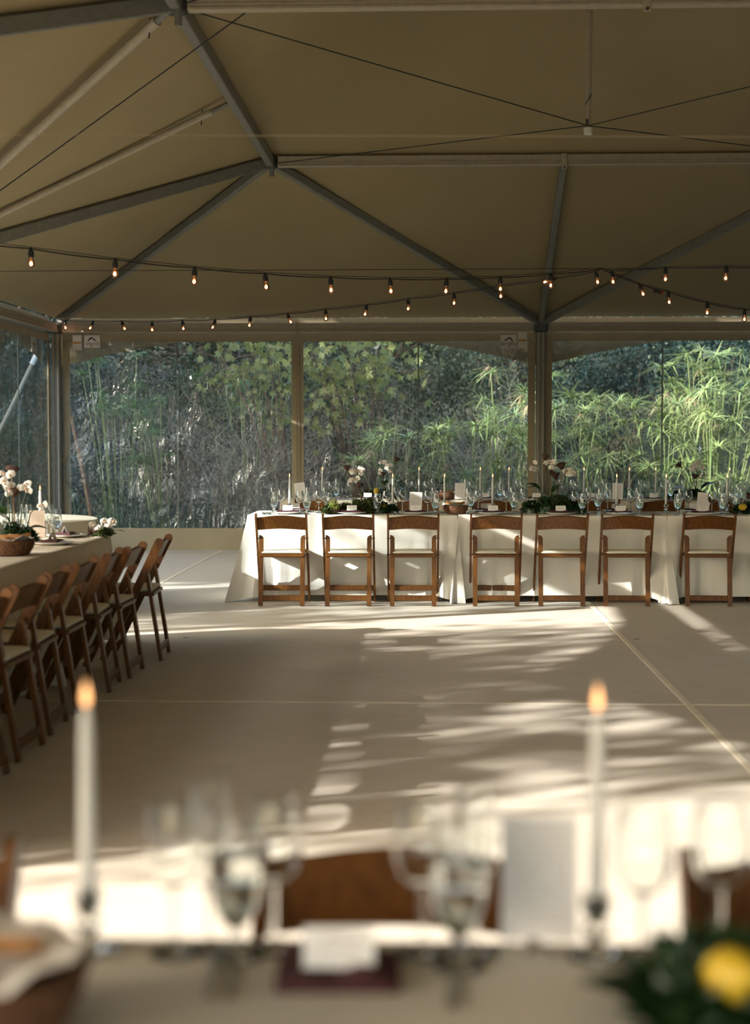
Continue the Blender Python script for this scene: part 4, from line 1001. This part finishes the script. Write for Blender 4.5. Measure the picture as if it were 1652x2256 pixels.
bp = at(30, 1172, Y=9.15); arrangement('white orchid stems with dark pods at the far end of the left-hand table', (bp.x, 9.15, ZT + 0.001), [(10, 1058, 5, 0.05), (22, 1078, 4, 0.04), (50, 1066, 4, 0.035), (66, 1074, 3, 0.03), (98, 1112, 2, 0.025)], [(26, 1050, 0.2, 1.2), (30, 1096, 0.3, 1.2)],
                                       [(10, 1140, 0.5, 0.8, 1.1), (-10, 1150, 0.4, 1.6, 1.1), (55, 1170, 0.2, 5.0, 0.9), (20, 1150, 0.6, 2.4, 1.0)], [(20, 1180, 0.10, 0.11, 'leaf_dark'), (60, 1180, 0.06, 0.07, 'leaf_dark')], 26, 16)
bp = at(232, 1176, Y=9.86); arrangement('sunlit white orchid lying at the far end corner of the left-hand table', (-2.27, 9.86, ZT + 0.001), [(212, 1160, 4, 0.035), (228, 1158, 4, 0.04), (240, 1150, 3, 0.04)], [], [(250, 1172, 0.1, 5.2, 0.5)], [(228, 1178, 0.05, 0.03, 'moss')], 0, 18)
bp = at(1610, 2245, z=ZT); arrangement('blurred dark greenery in the bottom right corner', (bp.x, bp.y, ZT + 0.001), [], [], [(1490, 2225, 0.35, 0.9, 0.7), (1540, 2190, 0.3, 0.5, 0.6), (1520, 2250, 0.4, 1.4, 0.8), (1640, 2200, 0.35, 5.6, 0.7), (1580, 2200, 0.3, 0.1, 0.6), (1500, 2280, 0.4, 1.1, 0.8)], [(1560, 2230, 0.07, 0.055, 'leaf_dark'), (1620, 2230, 0.07, 0.05, 'leaf_dark'), (1515, 2245, 0.05, 0.05, 'leaf_dark'), (1680, 2230, 0.08, 0.07, 'leaf_dark')], 0, 20)
# lemons
m = MB(); m.lathe([(0.0, -0.043), (0.006, -0.041), (0.010, -0.036), (0.022, -0.028), (0.030, -0.012), (0.0315, 0.004), (0.027, 0.020), (0.016, 0.032), (0.008, 0.037), (0.005, 0.042), (0.0, 0.043)], 20); lemon_me = m.mesh('lemon', 'lemon', True)
for q, lb, rot in ((at(829, 1082, Y=15.86), 'yellow lemon in the greenery on the rear table', (0.3, 0.2, 0)), (at(845, 1117, Y=12.93), 'lemon half hidden behind a goblet on the front table', (1.4, 0.2, 0)), (at(1636, 1117, Y=12.84), 'lemon in the greenery at the right edge of the front table', (1.4, 0, 0.8)), (at(1612, 2150, Y=1.60), 'blurred lemon on dark leaves in the bottom right corner', (1.2, 0.3, 0.4))):
    tag(place('lemon', lemon_me, None, q, rot), lb, 'lemon', 'lemons')
# two dark sticks behind the far end of the left table
for x, lb in ((195, 'left thin dark stick beside the sunlit orchid'), (211, 'right thin dark stick beside the sunlit orchid')):
    p = at(x, 1178, Y=9.90); m = MB(); m.tube([(0, 0, 0), (0.001, 0, 0.03), (0, 0, 0.058)], [0.0035, 0.003, 0.0035], 8); m.lathe([(0.0, 0.0), (0.012, 0.0), (0.012, 0.004), (0.004, 0.006), (0.0, 0.006)], 10)
    tag(m.build('dark_stick', 'pod', loc=(p.x, 9.90, ZT + 0.001)), lb, 'stick', 'sticks on the left table')

# ------------------------------------------------------------------ festoon lights
def bulb_meshes():
    m = MB(); m.lathe([(0.0, 0.0), (0.010, 0.0), (0.012, -0.006), (0.0175, -0.010), (0.019, -0.030), (0.018, -0.046), (0.016, -0.050), (0.0, -0.050)], 14); s_ = m.mesh('socket', 'cable', True)
    m = MB(); m.tube([(-0.008, 0, 0.002), (0, 0, 0.010), (0.008, 0, 0.002)], 0.004, 6); h = m.mesh('hanger', 'cable', True)
    prof = [(0.012, -0.050), (0.014, -0.058), (0.021, -0.074), (0.0235, -0.088), (0.021, -0.102), (0.012, -0.112), (0.0, -0.1145)]
    inner = [(max(r - 0.0012, 0), z + (0.0012 if i else 0)) for i, (r, z) in enumerate(prof)][::-1]
    m = MB(); m.lathe(prof + inner[0:1] + inner[1:], 18); b = m.mesh('bulb', 'bulb', True)
    m = MB(); m.lathe([(0.0, -0.076), (0.005, -0.078), (0.0085, -0.086), (0.009, -0.092), (0.006, -0.098), (0.0, -0.100)], 10); fmesh = m.mesh('filament', 'filament', True)
    return s_, h, b, fmesh
def bulb_mat():
    m, nt, out = nodes_of('bulb_glass'); N, L = nt.nodes.new, nt.links.new
    tr = N('ShaderNodeBsdfTransparent'); tr.inputs[0].default_value = (1.0, 0.93, 0.86, 1); gl = N('ShaderNodeBsdfGlossy'); gl.inputs['Roughness'].default_value = 0.08
    fr = N('ShaderNodeFresnel'); fr.inputs['IOR'].default_value = 1.5; mx = N('ShaderNodeMixShader'); L(fr.outputs[0], mx.inputs[0]); L(tr.outputs[0], mx.inputs[1]); L(gl.outputs[0], mx.inputs[2])
    L(mx.outputs[0], out.inputs[0]); return m
M['bulb'] = bulb_mat()
SOCK, HANG, BULB, FIL = bulb_meshes()
def festoon(label, plan, pix, ends, tilts=None, seed=0):
    r = random.Random(seed); t = thing('string_lights', label, 'string lights', (0, 0, 0), group='festoon strings')
    pts = [on_plan(x, y, *plan) for x, y in pix]; allp = list(pts)
    if ends[0] is not None: allp = [Vector(ends[0])] + allp
    if ends[1] is not None: allp = allp + [Vector(ends[1])]
    # slightly sagging cable through the lamp points
    cp_ = []
    for i in range(len(allp) - 1):
        a, b = allp[i], allp[i + 1]; sg = 0.012 * (b - a).length
        for k in range(4): u = k / 4; cp_.append(a.lerp(b, u) + Vector((0, 0, -sg * 4 * u * (1 - u))))
    cp_.append(allp[-1])
    m = MB(); m.tube(cp_, 0.0048, 6); m.build('cord', 'cable', t, smooth=True)
    m = MB(); m.tube([q + Vector((0, 0, 0.010)) for q in cp_[::4] + [cp_[-1]]], 0.0025, 6); m.build('support_wire', 'cable', t, smooth=True)
    for i, q in enumerate(pts):
        if q is None: continue
        rot = (r.uniform(-.08, .08), (tilts[i] if tilts else r.uniform(-.08, .08)), r.uniform(0, 3))
        rot = (0, rot[1], 0)
        s_ = place('lamp_socket', SOCK, t, q + Vector((0, 0, -0.004)), rot); place('hanger', HANG, s_); place('bulb', BULB, s_); place('filament', FIL, s_)
    return t
H = Vector((1.46, 12.38, 2.862)); HP = (H.x, H.y)
dl = (HP[0] - 0.755 * 5, HP[1] - 0.656 * 5); dr = (HP[0] + 0.755 * 5, HP[1] - 0.656 * 5)
s1 = [(-125, 525), (68, 548), (254, 572), (429, 590), (584, 603), (728, 611), (859, 614), (984, 615), (1102, 611), (1213, 604)]
festoon('string of bulbs running from the upper left to the centre', (HP, dl), s1, (on_plan(-330, 492, HP, dl), H), seed=1)
festoon('string of bulbs running level from the centre to the right edge', (HP, dr), [(1346, 597), (1466, 590), (1600, 587), (1748, 588)], (H, on_plan(1900, 590, HP, dr)), [-0.2, 0.0, 0.05, 0], seed=2)
cb = (XL + 0.12, YB - 0.12); cb2 = (XR - 0.12, YB - 0.12)
s2 = [(144, 706), (206, 708), (268, 708), (335, 709), (402, 706), (475, 704), (552, 698), (633, 691), (717, 682), (808, 672), (899, 659), (1000, 646), (1103, 630), (1222, 614), (1312, 598)]
festoon('string of bulbs climbing from the back left corner to the centre', (HP, cb), s2, ((cb[0], cb[1], ZE - 0.02), H), [0.0, 0.5, -0.4, 0.0, -0.1, 0.4, 0.15, -0.4, -0.05, 0.2, 0, 0, 0, 1.3, -0.2], seed=3)
festoon('string of bulbs dropping from the centre towards the back right', (HP, cb2), [(1408, 626), (1471, 643), (1558, 667), (1640, 682), (1730, 690)], (H, on_plan(1830, 697, HP, cb2)), [-0.4, -0.15, 0, 0, 0], seed=4)
q = on_plan(1448, 643, HP, cb2); m = MB(); m.tube([(-0.035, 0, 0.006), (0.005, 0, 0.0), (0.035, 0, -0.010)], [0.014, 0.016, 0.013], 12); o = tag(m.build('cord_connector', 'cable', smooth=True, loc=q), 'black plug joining two bulb strings right of centre', 'plug')
m = MB(); m.tube([(0.035, 0, -0.010), (0.05, 0, -0.002)], 0.013, 12); M['redcap'] = pbr('red_cap', (0.25, 0.02, 0.015), 0.5); m.build('red_cap', 'redcap', o)

# ------------------------------------------------------------------ plants outside
def tree_mesh_leaves(seed, centre, radii, n, size, shape='kite', hollow=0.35, clumps=0, crad=0.34):
    r = np.random.default_rng(seed)
    d = r.normal(size=(n, 3)); d /= np.linalg.norm(d, axis=1)[:, None]
    rad = hollow + (1 - hollow) * r.random(n) ** 0.5
    p = d * rad[:, None]
    if clumps:
        cd = r.normal(size=(clumps, 3)); cd /= np.linalg.norm(cd, axis=1)[:, None]; cd *= (0.35 + 0.6 * r.random(clumps))[:, None]
        idx = r.integers(0, clumps, n); p = cd[idx] + d * (crad * r.random(n) ** 0.6)[:, None]
    p = p * np.array(radii) + np.array(centre)
    t = r.normal(size=(n, 3)); t[:, 2] -= 0.5; t /= np.linalg.norm(t, axis=1)[:, None]
    u = np.cross(t, r.normal(size=(n, 3))); u /= np.linalg.norm(u, axis=1)[:, None]
    s_ = (size * (0.6 + 0.8 * r.random(n)))[:, None]
    w = 0.32 if shape == 'kite' else 0.5
    v = np.stack([p, p + t * s_ * 0.45 + u * s_ * w, p + t * s_, p + t * s_ * 0.45 - u * s_ * w], 1).reshape(-1, 3)
    f = np.arange(n * 4).reshape(-1, 4)
    return v.tolist(), [tuple(q) for q in f.tolist()]
def ribbon(vs, fs, p, d, ln, w, droop, segs=3):
    p, d = Vector(p), Vector(d).normalized(); s_ = d.cross(Vector((0, 0, 1)));
    s_ = s_.normalized() if s_.length > 1e-3 else Vector((1, 0, 0)); o = len(vs)
    for i in range(segs + 1):
        u = i / segs; q = p + d * ln * u + Vector((0, 0, -droop * ln * u * u)); ww = w * (1 - u * 0.85) * 0.5
        vs += [q - s_ * ww, q + s_ * ww]
    for i in range(segs): a = o + i * 2; fs.append((a, a + 1, a + 3, a + 2))
def umbel_mesh(seed, nb, ln, w, mat, up=0.25, droop=0.35):
    r = random.Random(seed); vs, fs = [], []
    for k in range(nb):
        a = 2 * PI * k / nb + r.uniform(-.15, .15); e = up + r.uniform(-.45, .55)
        ribbon(vs, fs, (0, 0, 0), (math.cos(a), math.sin(a), e), ln * r.uniform(0.7, 1.15), w, droop * r.uniform(0.5, 1.5))
    m = MB(); m.add(vs, fs); return m.mesh('umbel', mat)
UMB = [umbel_mesh(k, 26, 0.36, 0.027, 'papyrus') for k in range(3)]
UMB_DRY = [umbel_mesh(9 + k, 18, 0.24, 0.016, 'papyrus_dry', -0.1, 0.6) for k in range(2)]
UMB_PLUME = [umbel_mesh(20 + k, 60, 0.30, 0.010, 'plume', 0.5, 0.5) for k in range(2)]
def papyrus(label, x, y, n, h0, h1, spread, seed, kinds=(UMB,), dry=0.0, z0=-0.14, lean=0.25, group='papyrus clumps beyond the clear wall'):
    r = random.Random(seed); t = thing('papyrus_clump', label, 'papyrus', (x, y, z0), group=group); vs = MB()
    for k in range(n):
        a = r.uniform(0, 6.28); q = spread * r.random() ** 0.5; b = Vector((q * math.cos(a) * 0.35, q * math.sin(a) * 0.35, 0)); h = r.uniform(h0, h1)
        tip = Vector((q * math.cos(a) * 1.0 + r.uniform(-lean, lean), q * math.sin(a) * 0.8, h)); mid = b.lerp(tip, 0.5) + Vector((0, 0, 0.08))
        vs.tube([b, mid, tip], [0.008, 0.007, 0.004], 5)
        isdry = r.random() < dry
        me = r.choice(UMB_DRY) if isdry else r.choice(r.choice(kinds)); s_ = r.uniform(0.75, 1.25)
        place('umbel', me, t, tip, (r.uniform(-.35, .35), r.uniform(-.35, .35), r.uniform(0, 6.28)), s_)
    vs.build('stems', 'papyrus', t)
    return t
def reeds(label, x, y, n, h, spread, seed, mat='reed', w=0.016, z0=-0.14, cat='reeds', name='reed_clump', group='reed clumps beyond the clear wall', depth=0.5):
    r = random.Random(seed); vs, fs = [], []
    for k in range(n):
        a = r.uniform(0, 6.28); q = spread * r.random() ** 0.5; b = (q * math.cos(a), q * math.sin(a) * depth, 0)
        ribbon(vs, fs, b, (r.gauss(0, .28), r.gauss(0, .28), 1.0), h * r.uniform(0.45, 1.15), w * r.uniform(0.6, 1.4), r.uniform(0.0, 0.45), 4)
    m = MB(); m.add(vs, fs); o = m.build(name, mat, loc=(x, y, z0)); o['kind'] = 'stuff'; return tag(o, label, cat, group)
def twig_mesh(mb, p, d, ln, r0, depth, r):
    p, d = Vector(p), Vector(d).normalized(); q1 = p + d * ln * 0.5 + Vector((r.uniform(-.1, .1), r.uniform(-.1, .1), 0)) * ln; q2 = p + d * ln + Vector((r.uniform(-.15, .15), r.uniform(-.15, .15), 0)) * ln
    mb.tube([p, q1, q2], [r0, r0 * 0.8, r0 * 0.55], 5 if depth > 1 else 4, cap=False)
    if depth > 0:
        for q in (q1, q2):
            for _ in range(2): twig_mesh(mb, q, d + Vector((r.gauss(0, .7), r.gauss(0, .7), r.gauss(0.1, .4))), ln * r.uniform(0.5, 0.8), r0 * 0.55, depth - 1, r)
def bush(name, label, cat, loc, centre, radii, n, size, mat, seed, stems=3, shape='kite', clumps=14, hollow=0.35, group=None, trunk_r=0.02, crad=0.34):
    r = random.Random(seed); t = thing(name, label, cat, loc, group=group)
    m = MB()
    for k in range(stems):
        tip = Vector(centre) + Vector((r.uniform(-.6, .6) * radii[0], r.uniform(-.6, .6) * radii[1], r.uniform(-.2, .5) * radii[2])); b = Vector((r.uniform(-.15, .15), r.uniform(-.15, .15), 0)) * (1 if stems > 1 else 0)
        m.tube([b, b.lerp(tip, 0.4) + Vector((r.uniform(-.1, .1), 0, 0.05)), b.lerp(tip, 0.7), tip], [trunk_r, trunk_r * 0.8, trunk_r * 0.6, trunk_r * 0.3], 7)
        if stems <= 2:
            for _ in range(7): twig_mesh(m, b.lerp(tip, r.uniform(0.45, 0.95)), (r.gauss(0, 1), r.gauss(0, 1), r.uniform(.1, .8)), radii[0] * 0.45, trunk_r * 0.35, 2, r)
    m.build('trunk' if stems <= 2 else 'stems', 'bark', t)
    v, f = tree_mesh_leaves(seed, centre, radii, n, size, shape, hollow, clumps, crad)
    m = MB(); m.v, m.f = v, f; o = m.build('foliage', mat, t); o['kind'] = 'stuff'
    return t
# papyrus, from the middle of the wall to the right, the right ones standing in sun
pl = [(-0.25, 20.3, 20, 1.2, 2.1, 0.7, 0.1, 'papyrus clump with grey-green heads left of the middle panel seam'), (0.55, 20.1, 22, 0.9, 2.0, 0.7, 0.15, 'papyrus clump behind the middle panel'), (1.15, 20.8, 22, 1.4, 2.6, 0.7, 0.15, 'tall papyrus clump just left of the middle post'),
      (1.95, 20.5, 20, 1.0, 2.1, 0.6, 0.3, 'papyrus clump with dry brown heads right of the middle post'), (2.55, 21.6, 30, 1.2, 2.2, 0.6, 0.1, 'yellow-green papyrus clump catching sun beside the dark gap'),
      (3.55, 21.4, 36, 1.0, 2.2, 0.6, 0.1, 'sunlit papyrus clump in the right-hand panel'), (4.15, 21.0, 44, 0.9, 2.3, 0.7, 0.15, 'brightest sunlit papyrus clump at the right picture edge'), (4.3, 22.2, 38, 1.7, 2.9, 0.7, 0.1, 'tallest sunlit papyrus clump at the right edge'),
      (5.1, 21.2, 24, 1.2, 2.5, 0.7, 0.2, 'sunlit papyrus clump beyond the right picture edge'), (3.3, 19.6, 12, 0.5, 1.1, 0.4, 0.6, 'low dry papyrus close behind the right-hand panel')]
for i, (x, y, n, a, b, sp, dr_, lb) in enumerate(pl): papyrus(lb, x, y, n, a, b, sp, 40 + i, dry=dr_)
# soft plumes at the left
papyrus('pale green plumed papyrus at the upper left of the back wall', -4.55, 21.2, 16, 1.9, 2.9, 0.5, 60, kinds=(UMB_PLUME,), lean=0.2)
papyrus('pale green plumed papyrus right of the corner gap', -3.75, 20.6, 12, 1.2, 2.2, 0.5, 61, kinds=(UMB_PLUME,), lean=0.2)
papyrus('dim plumed papyrus behind the twiggy thicket', -2.7, 22.4, 14, 2.0, 3.3, 0.7, 62, kinds=(UMB_PLUME,), lean=0.3)
# reeds along the foot of the wall
for i, (x, y, n, h, lb) in enumerate(((-4.7, 19.5, 260, 1.2, 'dark green reeds beside the corner post'), (-4.0, 19.9, 300, 1.3, 'dense dark reeds left of centre in the first panel'), (-3.2, 19.7, 280, 1.0, 'upright reeds in the middle of the first panel'), (-2.4, 20.0, 240, 0.9, 'thin reeds before the twiggy thicket'), (-1.6, 19.8, 200, 0.75, 'low reeds at the lacing band'), (-0.7, 19.9, 260, 1.0, 'reeds under the maple'), (0.3, 19.7, 260, 0.9, 'reeds behind the middle of the rear table'), (1.2, 19.8, 240, 1.0, 'reeds just left of the middle post foot'), (2.1, 19.9, 300, 1.35, 'tall green reeds right of the middle post'), (3.0, 20.1, 240, 1.1, 'reeds behind the right half of the rear table'), (4.0, 20.0, 240, 1.0, 'reeds at the right picture edge'), (-6.0, 18.5, 240, 1.4, 'reeds outside the left wall corner'), (-6.4, 16.5, 240, 1.3, 'reeds outside the left wall'))):
    reeds(lb, x, y, int(n * 0.6), h, 0.55, 70 + i)
reeds('low grass along the outer foot of the back wall', -2.5, 18.95, 900, 0.32, 2.4, 95, 'reed', 0.010, cat='grass', name='grass_strip', group=None, depth=0.13)
reeds('low grass behind the rear table', 2.5, 18.95, 900, 0.30, 2.6, 96, 'reed', 0.010, cat='grass', name='grass_strip', group=None, depth=0.13)
# pale straw-coloured grasses
reeds('straw-coloured dead grass hanging in the twiggy thicket', -2.55, 21.0, 240, 2.1, 0.7, 97, 'twig', 0.012, cat='dry grass', name='dry_grass_clump', group=None)
reeds('straw-coloured dry grass behind the left papyrus', -0.75, 21.2, 200, 1.9, 0.6, 98, 'papyrus_dry', 0.014, cat='dry grass', name='dry_grass_clump', group=None)
reeds('brown drooping stems right of the middle post', 2.05, 20.9, 130, 1.7, 0.5, 99, 'twig', 0.012, cat='dry grass', name='dry_grass_clump', group=None)
# bare twiggy shrubs
for i, (x, y, h, mat, lb) in enumerate(((-2.75, 20.9, 0.95, 'twig_pale', 'bare pale twiggy shrub in the first panel'), (-2.2, 21.3, 1.0, 'twig', 'bare brown twiggy shrub in the first panel'), (-1.75, 19.7, 0.55, 'twig', 'low bare brambles left of the lacing band'), (-2.1, 19.6, 0.5, 'twig_pale', 'low pale brambles beside the front table'), (0.9, 22.2, 1.1, 'twig_pale', 'pale bare shrub behind the tall papyrus'), (-3.9, 21.6, 1.1, 'twig', 'bare brown shrub behind the plumes'))):
    r = random.Random(200 + i); m = MB()
    for k in range(7): twig_mesh(m, (r.uniform(-.25, .25), r.uniform(-.2, .2), 0), (r.gauss(0, .25), r.gauss(0, .25), 1), h, 0.014, 3, r)
    tag(m.build('bare_shrub', mat, loc=(x, y, -0.14)), lb, 'shrub', 'bare shrubs beyond the clear wall')
# maple with separate lobed leaves
def maple_leaf():
    m = MB(); pts = []
    for k in range(5):
        a = math.radians(-20 + 55 * k); ln = (0.062, 0.080, 0.092, 0.080, 0.062)[k]; pts.append((ln * math.cos(a), 0.0 if k % 2 else -0.006, ln * math.sin(a)))
        if k < 4: b = a + math.radians(27); pts.append((0.045 * math.cos(b), 0.006, 0.045 * math.sin(b)))
    pts.append((0.0, 0.0, -0.022)); vs = [(0, 0.004, 0.01)] + pts; n = len(pts)
    m.add(vs, [(0, 1 + i, 1 + (i + 1) % n) for i in range(n)]); m.tube([(0, 0, -0.02), (0, 0.01, -0.07)], 0.0015, 4)
    return m.mesh('leaf', 'leaf_maple')
ML = maple_leaf()
def maple(label, base, boughs, n, seed, size=1.0):
    r = random.Random(seed); t = thing('maple_tree', label, 'tree', base, group='maples beyond the clear wall'); B = Vector(base); m = MB(); nodes = []
    for (x, y, Y) in boughs:
        q = at(x, y, Y=Y) - B; root = Vector((0, 0, 0)); mid = root.lerp(q, 0.55) + Vector((0, 0, 0.35)); m.tube([root, root.lerp(mid, 0.5), mid, q], [0.045, 0.035, 0.022, 0.006], 7)
        nodes += [(q, 1.0), (mid.lerp(q, 0.7), 0.8), (mid.lerp(q, 0.85), 1.0)]
        for _ in range(3): twig_mesh(m, mid.lerp(q, r.uniform(.5, .95)), (r.gauss(0, 1), r.gauss(0, .6), r.gauss(0, .4)), 0.28, 0.006, 1, r)
    m.build('trunk', 'bark', t)
    for k in range(n):
        q, s_ = r.choice(nodes); p = q + Vector((r.gauss(0, .24), r.gauss(0, .16), r.gauss(0, .20)))
        place('leaf', ML, t, p, (r.uniform(-.9, .5), r.uniform(2.0, 4.3), r.uniform(-.8, .8)), size * r.uniform(0.75, 1.25))
maple('maple with yellowing lobed leaves at the top of the middle panel', (-0.9, 21.4, -0.14), [(680, 760, 20.6), (720, 790, 20.4), (690, 850, 20.5), (770, 760, 20.7), (800, 830, 20.8), (830, 770, 21.0), (700, 920, 20.6), (860, 800, 21.2), (760, 860, 20.6)], 290, 301)
maple('dim maple at the top right of the first panel', (-2.1, 22.0, -0.14), [(560, 770, 21.2), (610, 800, 21.0), (520, 800, 21.3), (620, 880, 21.2), (590, 760, 21.2), (480, 770, 21.6)], 200, 302, 0.9)
# leafy shrubs filling behind
sh = [(-5.4, 22.2, 1.1, 1.3, 'leaf_blue', 'dark blue-green shrub behind the corner post'), (-4.3, 23.0, 1.2, 1.7, 'leaf_tree', 'dark green shrub behind the left plumes'), (-3.0, 23.6, 1.2, 1.6, 'leaf_olive', 'olive shrub behind the twiggy thicket'), (-1.7, 23.2, 1.1, 1.5, 'leaf_tree', 'dark shrub behind the lacing band'), (-0.4, 23.4, 1.2, 1.6, 'leaf_olive', 'olive shrub behind the maple'), (0.9, 23.6, 1.3, 1.9, 'leaf_olive', 'feathery olive shrub behind the middle papyrus'),
      (2.2, 23.6, 1.1, 1.6, 'leaf_blue', 'blue-green shrub right of the middle post'), (3.2, 23.8, 1.1, 1.8, 'leaf_blue', 'dim blue-green shrub in the right-hand panel'), (4.6, 24.2, 1.3, 1.9, 'leaf_blue', 'shaded blue-green shrub behind the sunlit papyrus'), (6.0, 23.6, 1.3, 1.8, 'leaf_tree', 'green shrub beyond the right picture edge'), (3.05, 20.9, 0.55, 0.6, 'leaf_ivy', 'dark leafy bush below the papyrus gap'), (0.9, 19.6, 0.35, 0.45, 'leaf_ivy', 'broad-leaved ivy behind the rear table'), (-0.1, 20.2, 0.5, 0.7, 'leaf_tree', 'dark bush under the straw grass'), (2.9, 21.9, 0.5, 1.1, 'leaf_olive', 'ferny shrub between the sunlit papyrus'),
      (-8.4, 25.2, 1.3, 1.7, 'leaf_blue', 'dim blue-green shrub on the bank far left'), (-6.5, 24.4, 1.2, 1.7, 'leaf_blue', 'dim blue-green shrub on the bank left of the corner post'), (-6.2, 21.0, 0.9, 1.3, 'leaf_tree', 'dark green shrub seen through the left wall corner'),
      (-7.2, 19.5, 1.2, 1.5, 'leaf_blue', 'dark shrub outside the left wall corner'), (-8.0, 22.4, 1.4, 2.0, 'leaf_blue', 'large dim shrub beyond the left wall'), (-7.6, 16.6, 1.0, 1.3, 'leaf_tree', 'shrub outside the left wall')]
for i, (x, y, rx, hz, mat, lb) in enumerate(sh):
    bush('leafy_shrub', lb, 'shrub', (x, y, -0.14 + max(0, 0.42 * (y - 22.2))), (0, 0, hz * 0.85), (rx, 0.8 * min(rx, 0.9), hz * 0.8), 4200 if rx > 0.8 else 1500, 0.064 if rx > 0.8 else 0.062, mat, 400 + i, 5, clumps=26, group='shrubs beyond the clear wall')
# trees on the bank
tr = [(-8.5, 27.5, 2.6, 4.2, 'leaf_tree', 'dark tree on the bank far left'), (-4.8, 28.0, 2.6, 4.6, 'leaf_tree', 'dark tree on the bank behind the first panel'), (-1.2, 28.4, 2.6, 4.6, 'leaf_olive', 'olive tree on the bank behind the maple'), (2.4, 28.6, 2.6, 4.8, 'leaf_olive', 'olive tree on the bank behind the middle post'), (5.8, 28.2, 2.6, 4.8, 'leaf_blue', 'blue-green tree on the bank at the right'), (9.4, 27.8, 2.6, 4.6, 'leaf_tree', 'dark tree on the bank beyond the right edge')]
for i, (x, y, rx, hz, mat, lb) in enumerate(tr):
    bush('bank_tree', lb, 'tree', (x, y, 1.9), (0, 0, 1.6), (rx, 1.8, 2.6), 15000, 0.105, mat, 500 + i, 2, clumps=60, group='trees on the bank', trunk_r=0.09)
# leaning stake outside the first panel and a pale pole outside the left wall
m = MB(); a0, a1, a2, a3 = (at(x, y, Y=18.75) for x, y in ((150, 885), (172, 985), (188, 1060), (206, 1160)))
b0 = a3 + (a3 - a2) * 0.9; m.tube([a0, a1, a2, a3, b0], [0.020, 0.028, 0.034, 0.036, 0.038], 9); o = tag(m.build('bare_sapling', 'bark', smooth=True), 'thin bare trunk leaning against the outside of the back wall', 'trunk')
m = MB(); a0, a1 = at(80, 782, Y=19.6), at(-118, 1190, Y=19.6); m.tube([a0, a1], 0.024, 10); o = tag(m.build('leaning_pole', 'alu', smooth=True), 'pale metal pole with white cap leaning outside the left wall', 'pole')
d = (a0 - a1).normalized(); m = MB(); m.tube([a0 - d * 0.14, a0 + d * 0.02], 0.036, 12); m.build('cap', 'plastic_white', o, smooth=True)

# unseen trees left of the tent, placed and shaped to block and dapple the sun
def unseen_shade_tree(label, loc, centre, radii, n, size, seed, mat='leaf_tree', clumps=170, hollow=0.1, crad=0.2):
    return bush('unseen_shade_tree', label, 'tree', loc, centre, radii, n, size, mat, seed, 1, clumps=clumps, hollow=hollow, crad=crad, trunk_r=0.16, group='unseen trees shading the tent from the left')
unseen_shade_tree('unseen broad tree left of the tent, crown shaped to dapple the floor', (-12.0, 2.3, -0.14), (0, 0, 5.0), (1.5, 2.95, 3.3), 15000, 0.145, 601)
unseen_shade_tree('unseen low tree beside the tall one, shaped to shade the back floor', (-13.5, 12.1, -0.14), (0, 0, 4.9), (1.6, 3.5, 2.1), 26000, 0.16, 602)
unseen_shade_tree('unseen tall tree by the back left corner, added to shade the plants', (-13.2, 17.2, -0.14), (0, 0, 7.0), (1.9, 2.8, 4.4), 28000, 0.20, 603)
unseen_shade_tree('unseen tree left of the camera, added to shade the foreground table', (-12.0, -5.0, -0.14), (0, 0, 5.5), (1.6, 2.6, 3.2), 24000, 0.17, 604)
unseen_shade_tree('unseen far left tree, added to shade the bank', (-12.5, 23.2, -0.14), (0, 0, 5.2), (1.9, 3.0, 3.4), 20000, 0.18, 606)
unseen_shade_tree('unseen thin young tree in the left gap, added for streaks of shade', (-12.3, 6.3, -0.14), (0, 0, 4.9), (0.8, 1.2, 1.7), 1300, 0.13, 605, clumps=60)
# unseen hedge trees added to darken the right side
for i, y in enumerate((-2.0, 5.0, 12.0, 19.0)):
    bush('unseen_hedge_tree', '%s unseen tree from the front, added to darken the right side of the tent' % ORD[i], 'tree', (11.8, y, -0.14), (0, 0, 3.6), (1.6, 3.6, 3.4), 7000, 0.20, 'leaf_tree', 620 + i, 1, clumps=60, hollow=0.1, group='unseen trees darkening the right side', trunk_r=0.12)
